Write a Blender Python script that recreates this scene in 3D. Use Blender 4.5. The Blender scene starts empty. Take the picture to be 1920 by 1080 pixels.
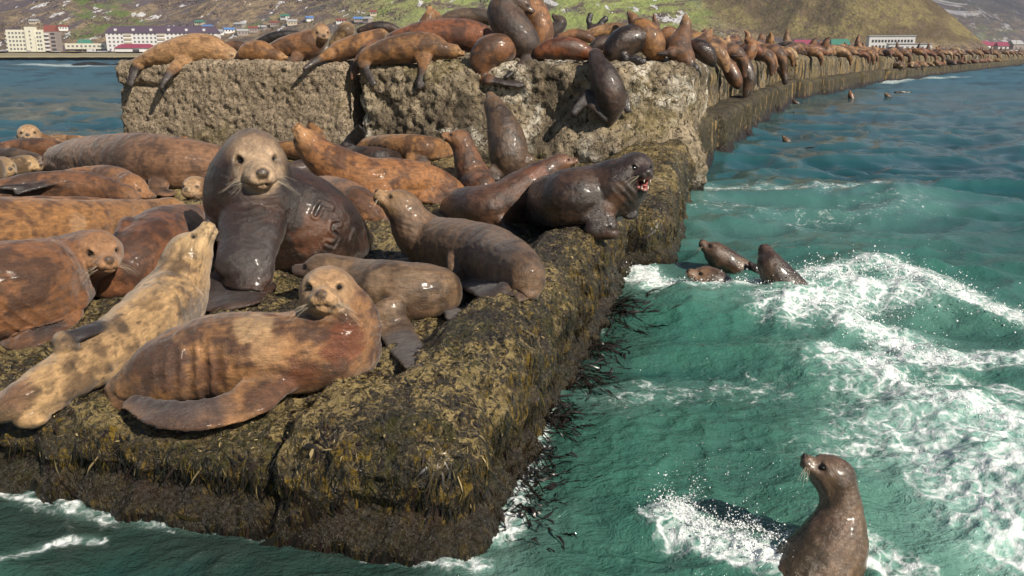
import bpy, math, random
import numpy as np
from mathutils import Vector, Matrix

# ------------------------------------------------------------------ camera, sky, sun, exposure
SC = bpy.context.scene
COL = SC.collection
FPX, YH, EYE = 1600.0, 100.0, 2.45          # focal length in px of a 1920 frame, horizon row, eye height above the sea
PITCH = math.atan((540 - YH) / FPX)
cam_d = bpy.data.cameras.new('camera'); cam_d.sensor_width = 36.0; cam_d.lens = FPX / 1920 * 36.0
cam_d.clip_start = 0.05; cam_d.clip_end = 12000
cam = bpy.data.objects.new('camera', cam_d); COL.objects.link(cam)
cam.location = (0, 0, EYE); cam.rotation_euler = (math.pi / 2 - PITCH, 0, 0)
SC.camera = cam
SUN_AZ, SUN_EL = math.radians(44), math.radians(38)     # to the right of straight behind the camera
W = bpy.data.worlds.new('World'); SC.world = W; W.use_nodes = True
nt = W.node_tree; nt.nodes.clear()
sky = nt.nodes.new('ShaderNodeTexSky'); sky.sky_type = 'NISHITA'; sky.sun_disc = False
sky.sun_elevation = SUN_EL; sky.sun_rotation = math.pi - SUN_AZ; sky.air_density = 1.3; sky.dust_density = 0.15; sky.ozone_density = 2.0
bg = nt.nodes.new('ShaderNodeBackground'); bg.inputs[1].default_value = 0.05
wo = nt.nodes.new('ShaderNodeOutputWorld')
nt.links.new(sky.outputs[0], bg.inputs[0]); nt.links.new(bg.outputs[0], wo.inputs[0])
sun_d = bpy.data.lights.new('sun', 'SUN'); sun_d.energy = 5.0; sun_d.angle = math.radians(0.5); sun_d.color = (1.0, 0.90, 0.76)
sun = bpy.data.objects.new('sun', sun_d); COL.objects.link(sun)
TS = Vector((math.sin(SUN_AZ) * math.cos(SUN_EL), -math.cos(SUN_AZ) * math.cos(SUN_EL), math.sin(SUN_EL)))
sun.rotation_euler = TS.to_track_quat('Z', 'Y').to_euler()
sun.location = (20, -20, 30)
SC.view_settings.view_transform = 'Standard'; SC.view_settings.look = 'None'
SC.view_settings.exposure = 0.42; SC.view_settings.gamma = 1.0; SC.view_settings.use_curve_mapping = False
SC.cycles.max_bounces = 5; SC.cycles.diffuse_bounces = 2; SC.cycles.glossy_bounces = 2
SC.cycles.transmission_bounces = 2; SC.cycles.transparent_max_bounces = 6; SC.cycles.volume_bounces = 0
SC.cycles.use_denoising = True
random.seed(7); RNG = np.random.default_rng(7)

# ------------------------------------------------------------------ projection helpers (a place in the photo -> a point of the world)
cP, sP = math.cos(PITCH), math.sin(PITCH)
def ray(px, py):
    a = (px - 960) / FPX; b = (540 - py) / FPX
    return np.array((a, cP + b * sP, -sP + b * cP))
EYEP = np.array((0, 0, EYE))
def unp(px, py, t): return EYEP + ray(px, py) * t
def on_z(px, py, z=0.0):
    r = ray(px, py); return EYEP + r * ((z - EYE) / r[2])
def proj(p):
    x, y, z = p[0], p[1], p[2] - EYE
    d = y * cP - z * sP; v = y * sP + z * cP
    return 960 + FPX * x / d, 540 - FPX * v / d, d

# ------------------------------------------------------------------ numpy noise
_perm = np.random.default_rng(3).permutation(512).astype(np.int64)
_grad = np.random.default_rng(4).normal(size=(512, 3)); _grad /= np.linalg.norm(_grad, axis=1)[:, None]
def _h(ix, iy, iz): return _perm[(_perm[(_perm[ix & 511] + iy) & 511] + iz) & 511]
def perlin(P):
    P = np.asarray(P, float); i = np.floor(P).astype(np.int64); f = P - i
    u = f * f * f * (f * (f * 6 - 15) + 10); out = 0
    for dx in (0, 1):
        for dy in (0, 1):
            for dz in (0, 1):
                g = _grad[_h(i[..., 0] + dx, i[..., 1] + dy, i[..., 2] + dz)]
                d = g[..., 0] * (f[..., 0] - dx) + g[..., 1] * (f[..., 1] - dy) + g[..., 2] * (f[..., 2] - dz)
                w = (u[..., 0] if dx else 1 - u[..., 0]) * (u[..., 1] if dy else 1 - u[..., 1]) * (u[..., 2] if dz else 1 - u[..., 2])
                out = out + w * d
    return out * 1.6
def fbm(P, o=4, g=0.5, l=2.03):
    a, s = 1.0, 0; P = np.asarray(P, float)
    for k in range(o):
        s = s + a * perlin(P + 17.3 * k); P = P * l; a *= g
    return s
def worley(P):
    P = np.asarray(P, float); i = np.floor(P).astype(np.int64); f = P - i
    best = np.full(P.shape[:-1], 9.0); cid = np.zeros(P.shape[:-1], np.int64)
    for dx in (-1, 0, 1):
        for dy in (-1, 0, 1):
            for dz in (-1, 0, 1):
                h = _h(i[..., 0] + dx, i[..., 1] + dy, i[..., 2] + dz)
                q = _grad[h] * 0.45 + 0.5
                d = (q[..., 0] + dx - f[..., 0]) ** 2 + (q[..., 1] + dy - f[..., 1]) ** 2 + (q[..., 2] + dz - f[..., 2]) ** 2
                m = d < best; best = np.where(m, d, best); cid = np.where(m, h, cid)
    return np.sqrt(best), cid
def sst(a, b, x):
    t = np.clip((x - a) / (b - a), 0, 1); return t * t * (3 - 2 * t)
def v3(x, y, z): return np.stack(np.broadcast_arrays(np.asarray(x, float), y, z), -1)

# ------------------------------------------------------------------ mesh / object helpers
def mesh_np(name, V, F, smooth=True, cols=None, attrs=None):
    """F: (n,k) int array or a list of such arrays"""
    me = bpy.data.meshes.new(name); V = np.ascontiguousarray(V, np.float32)
    Fs = F if isinstance(F, list) else [F]; Fs = [np.asarray(f, np.int32) for f in Fs if len(f)]
    me.vertices.add(len(V)); me.vertices.foreach_set('co', V.ravel())
    li = np.concatenate([f.ravel() for f in Fs]); lt = np.concatenate([np.full(len(f), f.shape[1], np.int32) for f in Fs])
    ls = np.concatenate([[0], np.cumsum(lt)[:-1]]).astype(np.int32)
    me.loops.add(len(li)); me.loops.foreach_set('vertex_index', li)
    me.polygons.add(len(lt)); me.polygons.foreach_set('loop_start', ls)
    try: me.polygons.foreach_set('loop_total', lt)
    except Exception: pass
    me.polygons.foreach_set('use_smooth', np.full(len(lt), bool(smooth)))
    me.update(calc_edges=True)
    if cols is not None:
        a = me.color_attributes.new('Col', 'FLOAT_COLOR', 'POINT')
        c = np.ones((len(V), 4), np.float32); c[:, :cols.shape[1]] = cols; a.data.foreach_set('color', c.ravel())
    for k, v in (attrs or {}).items():
        v = np.ascontiguousarray(v, np.float32); a = me.attributes.new(k, 'FLOAT' if v.ndim == 1 else 'FLOAT_VECTOR', 'POINT'); a.data.foreach_set('value' if v.ndim == 1 else 'vector', v.ravel())
    return me
def link(name, me, mat=None, parent=None, loc=None):
    o = bpy.data.objects.new(name, me); COL.objects.link(o)
    if mat is not None and me is not None and not me.materials: me.materials.append(mat)
    if parent is not None: o.parent = parent
    if loc is not None: o.location = loc
    return o
def tag(o, label=None, cat=None, group=None, kind=None):
    if label: o['label'] = label
    if cat: o['category'] = cat
    if group: o['group'] = group
    if kind: o['kind'] = kind
    return o
def empty(name, loc=(0, 0, 0), rz=0.0):
    o = bpy.data.objects.new(name, None); COL.objects.link(o); o.location = loc; o.rotation_euler = (0, 0, rz)
    o.empty_display_size = 0.2
    return o
class MB:
    """small collector of boxes / prisms / tubes -> one mesh"""
    def __init__(s): s.V = []; s.F = []; s.n = 0
    def add(s, V, F):
        s.V += [tuple(v) for v in V]; s.F += [tuple(i + s.n for i in f) for f in F]; s.n += len(V); return s
    def box(s, x0, x1, y0, y1, z0, z1):
        return s.add([(x0, y0, z0), (x1, y0, z0), (x1, y1, z0), (x0, y1, z0), (x0, y0, z1), (x1, y0, z1), (x1, y1, z1), (x0, y1, z1)],
                     [(0, 3, 2, 1), (4, 5, 6, 7), (0, 1, 5, 4), (1, 2, 6, 5), (2, 3, 7, 6), (3, 0, 4, 7)])
    def gable(s, x0, x1, y0, y1, z0, z1, hip=0.0):
        ym = (y0 + y1) / 2; k = hip * (x1 - x0)
        return s.add([(x0, y0, z0), (x1, y0, z0), (x1, y1, z0), (x0, y1, z0), (x0 + k, ym, z1), (x1 - k, ym, z1)],
                     [(0, 3, 2, 1), (0, 1, 5, 4), (2, 3, 4, 5), (1, 2, 5), (3, 0, 4)])
    def tube(s, A, B, r0, r1, n=6):
        A = np.array(A, float); B = np.array(B, float); d = B - A; d /= np.linalg.norm(d)
        w = np.cross(d, (0, 0, 1.0) if abs(d[2]) < .9 else (1.0, 0, 0)); w /= np.linalg.norm(w); q = np.cross(d, w)
        V = []
        for P, r in ((A, r0), (B, r1)):
            for k in range(n):
                t = 2 * math.pi * k / n; V.append(P + r * (math.cos(t) * w + math.sin(t) * q))
        F = [(k, (k + 1) % n, n + (k + 1) % n, n + k) for k in range(n)] + [tuple(range(n))[::-1], tuple(range(n, 2 * n))]
        return s.add(V, F)
    def mesh(s, name, smooth=False):
        me = bpy.data.meshes.new(name); me.from_pydata(s.V, [], s.F); me.update()
        if smooth: me.polygons.foreach_set('use_smooth', [True] * len(me.polygons))
        return me
    def obj(s, name, mat, parent=None, smooth=False): return link(name, s.mesh(name, smooth), mat, parent)

def lin(r, g, b):
    f = lambda c: (c / 255 / 12.92) if c / 255 <= .04045 else ((c / 255 + .055) / 1.055) ** 2.4
    return (f(r), f(g), f(b))

# ------------------------------------------------------------------ shader helpers
class SH:
    def __init__(s, name):
        s.m = bpy.data.materials.new(name); s.m.use_nodes = True; s.t = s.m.node_tree; s.t.nodes.clear()
        s.out = s.n('ShaderNodeOutputMaterial')
    def n(s, t, **kw):
        x = s.t.nodes.new(t)
        for k, v in kw.items(): setattr(x, k, v)
        return x
    def put(s, sock, v):
        if v is None: return
        if hasattr(v, 'is_output'): s.t.links.new(v, sock)
        elif isinstance(v, (tuple, list)) and len(v) == 3 and sock.type == 'RGBA': sock.default_value = (*v, 1)
        else: sock.default_value = v
    def pos(s): return s.n('ShaderNodeNewGeometry').outputs['Position']
    def nrm(s): return s.n('ShaderNodeNewGeometry').outputs['Normal']
    def xyz(s, v):
        x = s.n('ShaderNodeSeparateXYZ'); s.put(x.inputs[0], v); return x.outputs
    def scale(s, v, sc):
        x = s.n('ShaderNodeVectorMath', operation='MULTIPLY'); s.put(x.inputs[0], v); x.inputs[1].default_value = sc; return x.outputs[0]
    def addv(s, v, w):
        x = s.n('ShaderNodeVectorMath', operation='ADD'); s.put(x.inputs[0], v); s.put(x.inputs[1], w); return x.outputs[0]
    def noise(s, v, sc, det=3.0, rough=.55, dist=0.0, col=False):
        x = s.n('ShaderNodeTexNoise'); s.put(x.inputs['Vector'], v); x.inputs['Scale'].default_value = sc
        x.inputs['Detail'].default_value = det; x.inputs['Roughness'].default_value = rough; x.inputs['Distortion'].default_value = dist
        return x.outputs['Color' if col else 'Fac']
    def vor(s, v, sc, feat='F1', out='Distance', rnd=1.0):
        x = s.n('ShaderNodeTexVoronoi', feature=feat); s.put(x.inputs['Vector'], v); x.inputs['Scale'].default_value = sc
        x.inputs['Randomness'].default_value = rnd
        return x.outputs[out]
    def math(s, op, a, b=0.0, clamp=False):
        x = s.n('ShaderNodeMath', operation=op, use_clamp=clamp); s.put(x.inputs[0], a); s.put(x.inputs[1], b); return x.outputs[0]
    def rng(s, v, a, b, c=0.0, d=1.0):
        x = s.n('ShaderNodeMapRange', interpolation_type='SMOOTHSTEP'); s.put(x.inputs[0], v)
        for k, q in enumerate((a, b, c, d)): s.put(x.inputs[1 + k], q)
        return x.outputs[0]
    def mix(s, f, a, b, mode='MIX'):
        x = s.n('ShaderNodeMix', data_type='RGBA', blend_type=mode); s.put(x.inputs[0], f); s.put(x.inputs[6], a); s.put(x.inputs[7], b); return x.outputs[2]
    def mixf(s, f, a, b):
        x = s.n('ShaderNodeMix', data_type='FLOAT'); s.put(x.inputs[0], f); s.put(x.inputs[2], a); s.put(x.inputs[3], b); return x.outputs[0]
    def attr(s, name, out='Fac'): return s.n('ShaderNodeAttribute', attribute_name=name).outputs[out]
    def bump(s, h, st=.3, dist=.02, nrm=None):
        x = s.n('ShaderNodeBump'); x.inputs['Strength'].default_value = st; s.put(x.inputs['Distance'], dist)
        s.put(x.inputs['Height'], h); s.put(x.inputs['Normal'], nrm); return x.outputs[0]
    def bsdf(s, col, rough=.6, spec=.5, nrm=None, metal=0.0, **kw):
        x = s.n('ShaderNodeBsdfPrincipled'); s.put(x.inputs['Base Color'], col); s.put(x.inputs['Roughness'], rough)
        s.put(x.inputs['Specular IOR Level'], spec); s.put(x.inputs['Normal'], nrm); x.inputs['Metallic'].default_value = metal
        for k, v in kw.items(): s.put(x.inputs[k.replace('_', ' ')], v)
        return x.outputs[0]
    def done(s, sh): s.t.links.new(sh, s.out.inputs[0]); return s.m
def plain(name, col, rough=.6, sc=3.0, amt=.12, **kw):
    s = SH(name); f = s.noise(s.pos(), sc, 4)
    c = s.mix(f, tuple(x * (1 - amt) for x in col), tuple(min(1, x * (1 + amt)) for x in col))
    return s.done(s.bsdf(c, rough, **kw))

# ------------------------------------------------------------------ materials of the setting
def mat_weed_rock():
    s = SH('weedy_wet_rock'); p = s.pos(); z = s.xyz(p)[2]; nz = s.xyz(s.nrm())[2]
    big = s.noise(p, 1.4, 3); mid = s.noise(p, 9, 4, .7, .5); fin = s.noise(p, 42, 4, .72, .9); fi2 = s.noise(s.addv(p, (4, 2, 7)), 15, 5, .78, 1.4)
    st = s.noise(s.scale(p, (22, 22, 3.0)), 1.0, 4, .7, .8)
    c = s.mix(s.rng(s.math('ADD', s.math('MULTIPLY', fin, .6), s.math('MULTIPLY', mid, .4)), .40, .60), (.006, .006, .005), (.055, .042, .024))
    c = s.mix(s.rng(s.noise(p, 3.4, 4, .65, .4), .48, .66, 0, .8), c, s.mix(fi2, (.008, .006, .005), (.050, .027, .020)))
    top = s.math('MULTIPLY', s.rng(nz, .15, .85), s.rng(z, .30, .52))
    cr = s.math('MULTIPLY', s.rng(s.math('ADD', fi2, s.math('MULTIPLY', big, .50)), .725, .825), s.math('ADD', s.math('MULTIPLY', top, .90), .02))
    c = s.mix(cr, c, s.mix(fin, (.12, .085, .022), (.52, .39, .17)))
    side = s.rng(nz, .75, .25)
    c = s.mix(s.math('MULTIPLY', s.math('MULTIPLY', s.rng(st, .47, .60), s.rng(mid, .34, .54, 0, .95)), side), c, (.19, .12, .012))
    c = s.mix(s.math('MULTIPLY', s.rng(s.noise(p, 2.2, 3), .5, .64), s.rng(st, .42, .60, 0, .8)), c, (.040, .040, .010))
    c = s.mix(s.rng(s.math('ADD', z, s.math('MULTIPLY', mid, .25)), .34, .08), c, s.mix(fin, (.005, .005, .004), (.030, .023, .010)))
    v = s.vor(s.addv(p, s.scale(s.noise(p, 14, 2, .6, 0, True), (.05, .05, .05))), 34, 'F1')
    h = s.math('ADD', s.math('MULTIPLY', fin, 1.0), s.math('MULTIPLY', s.math('SUBTRACT', 1.0, v), .5))
    h = s.math('ADD', h, s.math('MULTIPLY', s.noise(p, 130, 2), .4))
    ro = s.mixf(s.rng(s.noise(p, 30, 2), .42, .62), .16, .6)
    return s.done(s.bsdf(c, ro, .55, s.bump(h, 1.0, .030)))
def mat_concrete(name, light, dark, guano, streak, lump):
    s = SH(name); p = s.pos(); z = s.xyz(p)[2]; nz = s.xyz(s.nrm())[2]
    wp = s.addv(p, s.scale(s.noise(p, 6, 3, .6, 0, True), (.16, .16, .16)))
    n1 = s.noise(p, .8, 4, .6); n2 = s.noise(p, 4.5, 5, .7, .5); n3 = s.noise(p, 24, 4, .7, .6); n4 = s.noise(wp, 9 * lump, 4, .75, 1.0)
    pd = s.vor(wp, 9 * lump, 'DISTANCE_TO_EDGE'); pv = s.xyz(s.vor(wp, 9 * lump, 'F1', 'Color'))[0]
    c = s.mix(n2, tuple(x * .66 for x in light), tuple(min(1, x * 1.30) for x in light))
    c = s.mix(s.rng(n4, .50, .64, 0, .85), c, dark)
    c = s.mix(s.rng(pv, .55, .9, 0, .55), c, tuple(min(1, x * 1.35) for x in light))
    pit = s.noise(s.scale(wp, (1, 1, .7)), 17 * lump, 3, .6, .4); c = s.mix(s.rng(pit, .57, .66, 0, .9), c, tuple(x * .5 for x in dark))
    c = s.mix(s.rng(n1, .46 if lump < 1 else .56, .62 if lump < 1 else .70, 0, .75), c, s.mix(n3, tuple(x * .6 for x in dark), tuple(x * 2.2 for x in dark)))
    c = s.mix(s.math('MULTIPLY', s.rng(s.noise(p, .7, 3), .53, .62), s.rng(n3, .40, .56, 0, .8)), c, (.16, .125, .045))
    g = s.math('MULTIPLY', s.rng(s.noise(s.addv(p, (3.7, 1.3, 8.1)), .75, 3, .6, .5), .62 - .12 * guano, .70 - .10 * guano), s.rng(n4, .58, .42))
    c = s.mix(s.math('MULTIPLY', g, min(1, guano)), c, (.66, .61, .51))
    sv = s.noise(s.scale(p, (4.6, 4.6, .10)), 1.0, 4, .65, .15)
    sm = s.math('MULTIPLY', s.rng(sv, .56, .61), s.math('MULTIPLY', s.rng(nz, .6, .2), streak))
    c = s.mix(sm, c, s.mix(s.noise(p, 1.3, 2), (.33, .20, .075), (.50, .42, .30)))
    sd = s.math('MULTIPLY', s.rng(s.noise(s.scale(s.addv(p, (9, 4, 0)), (2.6, 2.6, .12)), 1.0, 3), .5, .57), s.math('MULTIPLY', s.rng(nz, .6, .2), streak * .9))
    c = s.mix(sd, c, (.032, .030, .020))
    wetz = s.math('ADD', z, s.math('MULTIPLY', s.math('SUBTRACT', n2, .5), .6))
    c = s.mix(s.math('MULTIPLY', s.rng(wetz, 1.2, .75), .75 if streak > .3 else 0.3), c, s.mix(n3, (.018, .016, .010), (.085, .070, .035)))
    c = s.mix(s.rng(wetz, .45, .2), c, (.018, .011, .009))
    if streak > .3: c = s.mix(s.math('MULTIPLY', sm, s.rng(z, .12, .3)), c, (.28, .18, .065))
    h = s.math('ADD', s.math('MULTIPLY', s.rng(pd, 0, .2), .16), s.math('ADD', n4, s.rng(pit, .70, .52)))
    h = s.math('ADD', h, s.math('MULTIPLY', n3, .7))
    return s.done(s.bsdf(c, s.mixf(s.rng(wetz, .9, .3), .8, .4), .35, s.bump(h, 1.0, .045)))
M_WEED = mat_weed_rock()
M_CON1 = mat_concrete('pale_concrete', (.37, .29, .20), (.095, .070, .044), .25, .1, 1.7)
M_CON2 = mat_concrete('rubble_concrete', (.32, .255, .17), (.034, .025, .016), .85, .25, .85)
M_CON3 = mat_concrete('streaked_concrete', (.19, .15, .095), (.05, .042, .028), .35, 1.0, .8)
M_LOW = mat_concrete('dark_ledge_concrete', (.085, .068, .042), (.018, .016, .012), .0, .9, .9)

# ------------------------------------------------------------------ the breakwater
TH = math.radians(15); P0 = np.array((-.24, 3.76)); UX = np.array((math.sin(TH), math.cos(TH))); VX = np.array((-math.cos(TH), math.sin(TH)))
def uv_of(x, y):
    dx, dy = x - P0[0], y - P0[1]; return dx * UX[0] + dy * UX[1], dx * VX[0] + dy * VX[1]
def xy_of(u, v, o=P0, ux=UX, vx=VX): return o[0] + u * ux[0] + v * vx[0], o[1] + u * ux[1] + v * vx[1]
def top_uv(u, v):
    a = .60 + .22 * sst(.80, .42, v) * (.25 + .75 * sst(.35, 1.5, u)) - .11 * sst(.95, 1.15, v) * sst(2.4, .5, u)
    a = a - .03 * sst(1.5, 4, v)
    b = .58 + .36 * sst(1.5, .35, v) * sst(6.4, 9.5, u) + .10 * sst(10, 11.2, u)
    return np.where(u < 6.55, a, b)
def plat_z(x, y):
    u, v = uv_of(x, y); return float(top_uv(np.float64(u), np.float64(v)))

def rbox(name, au, av, az, r, frame, disp, mat, zmap=None, skip_back=True):
    """rounded block: grids on five faces, merged, rounded by r, displaced along the normal"""
    o, ux, vx = frame
    parts = []
    def g(A, B, fn, flip):
        a, b = np.meshgrid(A, B, indexing='ij'); V = fn(a.ravel(), b.ravel()); n, m = len(A), len(B)
        i = np.arange((n - 1) * (m - 1)); q = (i // (m - 1)) * m + i % (m - 1)
        F = np.stack([q, q + m, q + m + 1, q + 1], 1); parts.append((V, F[:, ::-1] if flip else F))
    c = lambda k, a: np.full(len(a), k)
    g(au, av, lambda a, b: np.stack([a, b, c(az[-1], a)], 1), False)
    g(av, az, lambda a, b: np.stack([c(au[0], a), a, b], 1), True)
    g(au, az, lambda a, b: np.stack([a, c(av[0], a), b], 1), False)
    g(au, az, lambda a, b: np.stack([a, c(av[-1], a), b], 1), True)
    if not skip_back: g(av, az, lambda a, b: np.stack([c(au[-1], a), a, b], 1), False)
    V = np.concatenate([p[0] for p in parts]); off = np.cumsum([0] + [len(p[0]) for p in parts])
    F = np.concatenate([p[1] + off[k] for k, p in enumerate(parts)])
    key = np.round(V * 20000).astype(np.int64); _, idx, inv = np.unique(key, axis=0, return_index=True, return_inverse=True)
    V = V[idx]; F = inv.ravel()[F]
    lo = np.array((au[0], av[0], az[0])) + r; hi = np.array((au[-1], av[-1], az[-1])) - r; lo[2] = az[0]
    inn = np.clip(V, lo, hi); d = V - inn; L = np.linalg.norm(d, axis=1); L[L == 0] = 1; N = d / L[:, None]
    Q = inn + N * np.minimum(L, r)[:, None]
    if zmap is not None:
        k = np.clip((Q[:, 2] + .05) / (az[-1] + .05), 0, 1); Q[:, 2] += (zmap(Q[:, 0], Q[:, 1]) - az[-1]) * k
    x, y = xy_of(Q[:, 0], Q[:, 1], o, ux, vx); Wd = np.stack([x, y, Q[:, 2]], 1)
    NW = np.stack([N[:, 0] * ux[0] + N[:, 1] * vx[0], N[:, 0] * ux[1] + N[:, 1] * vx[1], N[:, 2]], 1)
    Wd = Wd + NW * disp(Wd, Q, N)[:, None]
    ctr = np.array((*xy_of((au[0] + au[-1]) / 2, (av[0] + av[-1]) / 2, o, ux, vx), 0.0))
    me = mesh_np(name, Wd - ctr, F)
    ob = link(name, me, mat, None, ctr)
    return ob, Wd, NW, F
FR = (P0, UX, VX)
def cat(*a): return np.unique(np.round(np.concatenate(a), 5))
ls = np.linspace
def disp_weed(Wd, Q, N):
    w, _ = worley(Wd * 9.0)
    side = 1 - N[:, 2].clip(0, 1)
    st = perlin(Wd * np.array((5.5, 5.5, .9)))
    d = .060 * fbm(Wd * 1.7, 3) + .042 * fbm(Wd * 6.5, 4) + .030 * (.5 - w) + .030 * st * side
    d = d - .07 * np.exp(-((Q[:, 1] - 1.06 - .03 * perlin(Wd * 3)) / .035) ** 2) * (Q[:, 0] < 1.2)
    # undercut lip above the water on the seaward side, weed-thick foot
    d = d + .07 * sst(.16, .02, Wd[:, 2]) * side - .05 * np.exp(-((Wd[:, 2] - .20) / .05) ** 2) * side
    return d
au = cat(ls(0, 1.6, 85), ls(1.6, 6.5, 150)); av = cat(ls(0, 3.4, 180), ls(3.4, 6, 70), ls(6, 12.5, 90)); az = cat(ls(-.7, -.1, 8), ls(-.1, .62, 40))
near_block, NB_V, NB_N, NB_F = rbox('weedy_breakwater_block', au, av, az, .30, FR, disp_weed, M_WEED, top_uv)
tag(near_block, 'low weed-covered concrete block nearest the camera, crowded with sea lions', 'breakwater block')
def disp_b2(Wd, Q, N):
    w, _ = worley(Wd * 6.0); side = 1 - N[:, 2].clip(0, 1)
    return .07 * fbm(Wd * 1.3, 3) + .035 * fbm(Wd * 5, 3) + .03 * (.5 - w) + .03 * perlin(Wd * np.array((4, 4, .6))) * side + .1 * sst(.2, 0, Wd[:, 2]) * side
au = ls(6.62, 11.9, 120); av = cat(ls(-.42, 2.5, 75), ls(2.5, 12.5, 120)); az = cat(ls(-.7, 0, 6), ls(0, .62, 20))
b2, B2_V, B2_N, B2_F = rbox('weedy_breakwater_block', au, av, az, .28, FR, disp_b2, M_WEED, top_uv)
tag(b2, 'weedy low block under the roaring dark sea lion, at the foot of the rubble block', 'breakwater block')

def disp_up(amp, wf, toe):
    def f(Wd, Q, N):
        w, cid = worley(Wd * wf); side = 1 - N[:, 2].clip(0, 1)
        d = amp * (1.3 * fbm(Wd * .8, 3) + .8 * fbm(Wd * 3, 3)) + amp * 1.5 * (.55 - w) + .022 * fbm(Wd * 11, 3)
        if toe: d = d + .42 * sst(1.55, .75, Q[:, 2]) * sst(4.6, 2.2, Q[:, 1]) * (N[:, 0] < -.5) + .10 * np.sin(Q[:, 1] * 1.9) * side
        else:
            d = d - .10 * np.exp(-((Q[:, 2] - 1.83 - .05 * perlin(Wd * 2)) / .05) ** 2) * sst(9.3, 10.2, Q[:, 1]) * side
        return d
    return f
au = cat(ls(11.25, 12.2, 34), ls(12.2, 17, 60)); az = cat(ls(.2, 2.3, 70))
ub1, U1_V, U1_N, U1_F = rbox('upper_breakwater_block', au, ls(5.95, 10.95, 165), az, .16, FR, disp_up(.035, 8.5, 0), M_CON1)
tag(ub1, 'large pale pitted concrete block at the left end of the upper tier', 'breakwater block')
ub2, U2_V, U2_N, U2_F = rbox('upper_breakwater_block', au, ls(-.38, 5.85, 205), az, .30, FR, disp_up(.055, 5.2, 1), M_CON2)
tag(ub2, 'dark rubble-faced concrete block with white droppings, right of the pale block', 'breakwater block')

# the tiers run on behind, bending to the right
PATH = [np.array(p) for p in ((3.05, 15.2), (7.45, 27.6), (13.9, 43.7), (30.3, 73.3), (94.5, 168.0), (190.0, 309.0))]
def path_at(s):
    for a, b in zip(PATH[:-1], PATH[1:]):
        L = np.linalg.norm(b - a)
        if s <= L or b is PATH[-1]:
            t = (b - a) / L; return a + t * s, t
        s -= L
SIDE = []; s_ = 0.0; k_ = 0
TOTAL = sum(np.linalg.norm(b - a) for a, b in zip(PATH[:-1], PATH[1:]))
ordn = ['first', 'second', 'third', 'fourth', 'fifth', 'sixth', 'seventh', 'eighth', 'ninth', 'tenth', 'eleventh', 'twelfth', 'thirteenth', 'fourteenth', 'fifteenth', 'sixteenth', 'seventeenth', 'eighteenth', 'nineteenth']
ordn += [d_ + ('ieth' if not u_ else 'y-' + u_) for d_ in ('twent', 'thirt', 'fort') for u_ in [''] + ordn[:9]]
while s_ < TOTAL - 8:
    L = 5.7 if s_ < 60 else 7.5 if s_ < 120 else 12.0
    o, t = path_at(s_); vx = np.array((-t[1], t[0])); res = .06 if s_ < 14 else .10 if s_ < 30 else .2 if s_ < 75 else .5
    nu = max(8, int(L / res)); nz = max(5, int(1.3 / res)); jit = RNG.uniform(-.24, .20); hz = RNG.uniform(-.09, .07)
    nv = 24 if s_ < 60 else 8
    def dl(Wd, Q, N, k=k_):
        side = 1 - N[:, 2].clip(0, 1)
        return .07 * fbm(Wd * .9 + k, 3) + .03 * fbm(Wd * 4, 2) + (.05 * perlin(Wd * np.array((2.2, 2.2, .3))) + .09 * sst(.3, 0, Wd[:, 2])) * side
    def dt(Wd, Q, N, k=k_):
        side = 1 - N[:, 2].clip(0, 1)
        return .13 * fbm(Wd * .7 + k, 3) + .05 * fbm(Wd * 3, 2) + .08 * perlin(Wd * np.array((2.0, 2.0, .25))) * side
    lo = rbox('ledge_breakwater_block', ls(.09, L - .09, nu), cat(ls(jit, 1.4 + jit, max(5, int(1.2 / res))), ls(1.5 + jit, 10, 6)), cat(ls(-.8, -.05, 3), ls(-.05, 1.08, nz)), .2, (o, t, vx), dl, M_LOW)[0]
    up = None
    if s_ > 1.5 or True:
        v0 = .55 + RNG.uniform(-.15, .15)
        u0 = .12 if s_ > 5 else 2.0
        up = rbox('upper_breakwater_block', ls(u0, L - .12, nu), cat(ls(v0, v0 + 1.5, max(5, int(1.2 / res))), ls(v0 + 1.6, 10, 6)), ls(1.0, 2.32 + hz, nz), .38, (o, t, vx), dt, M_CON3)[0]
    nm = ordn[k_]
    if nm:
        tag(lo, f'{nm} dark streaked ledge block along the waterline, counting away from the rubble block', 'breakwater block', 'ledge blocks of the breakwater')
        tag(up, f'{nm} rounded streaked block of the upper tier, counting away from the rubble block', 'breakwater block', 'upper blocks of the breakwater')
    else:
        tag(lo, 'far ledge block at the waterline of the distant breakwater', 'breakwater block', 'far ledge blocks of the breakwater')
        tag(up, 'far upper block of the distant breakwater crowded with sea lions', 'breakwater block', 'far upper blocks of the breakwater')
    SIDE.append((s_, L, o, t, vx, 2.32 + hz, v0)); s_ += L; k_ += 1

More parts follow.
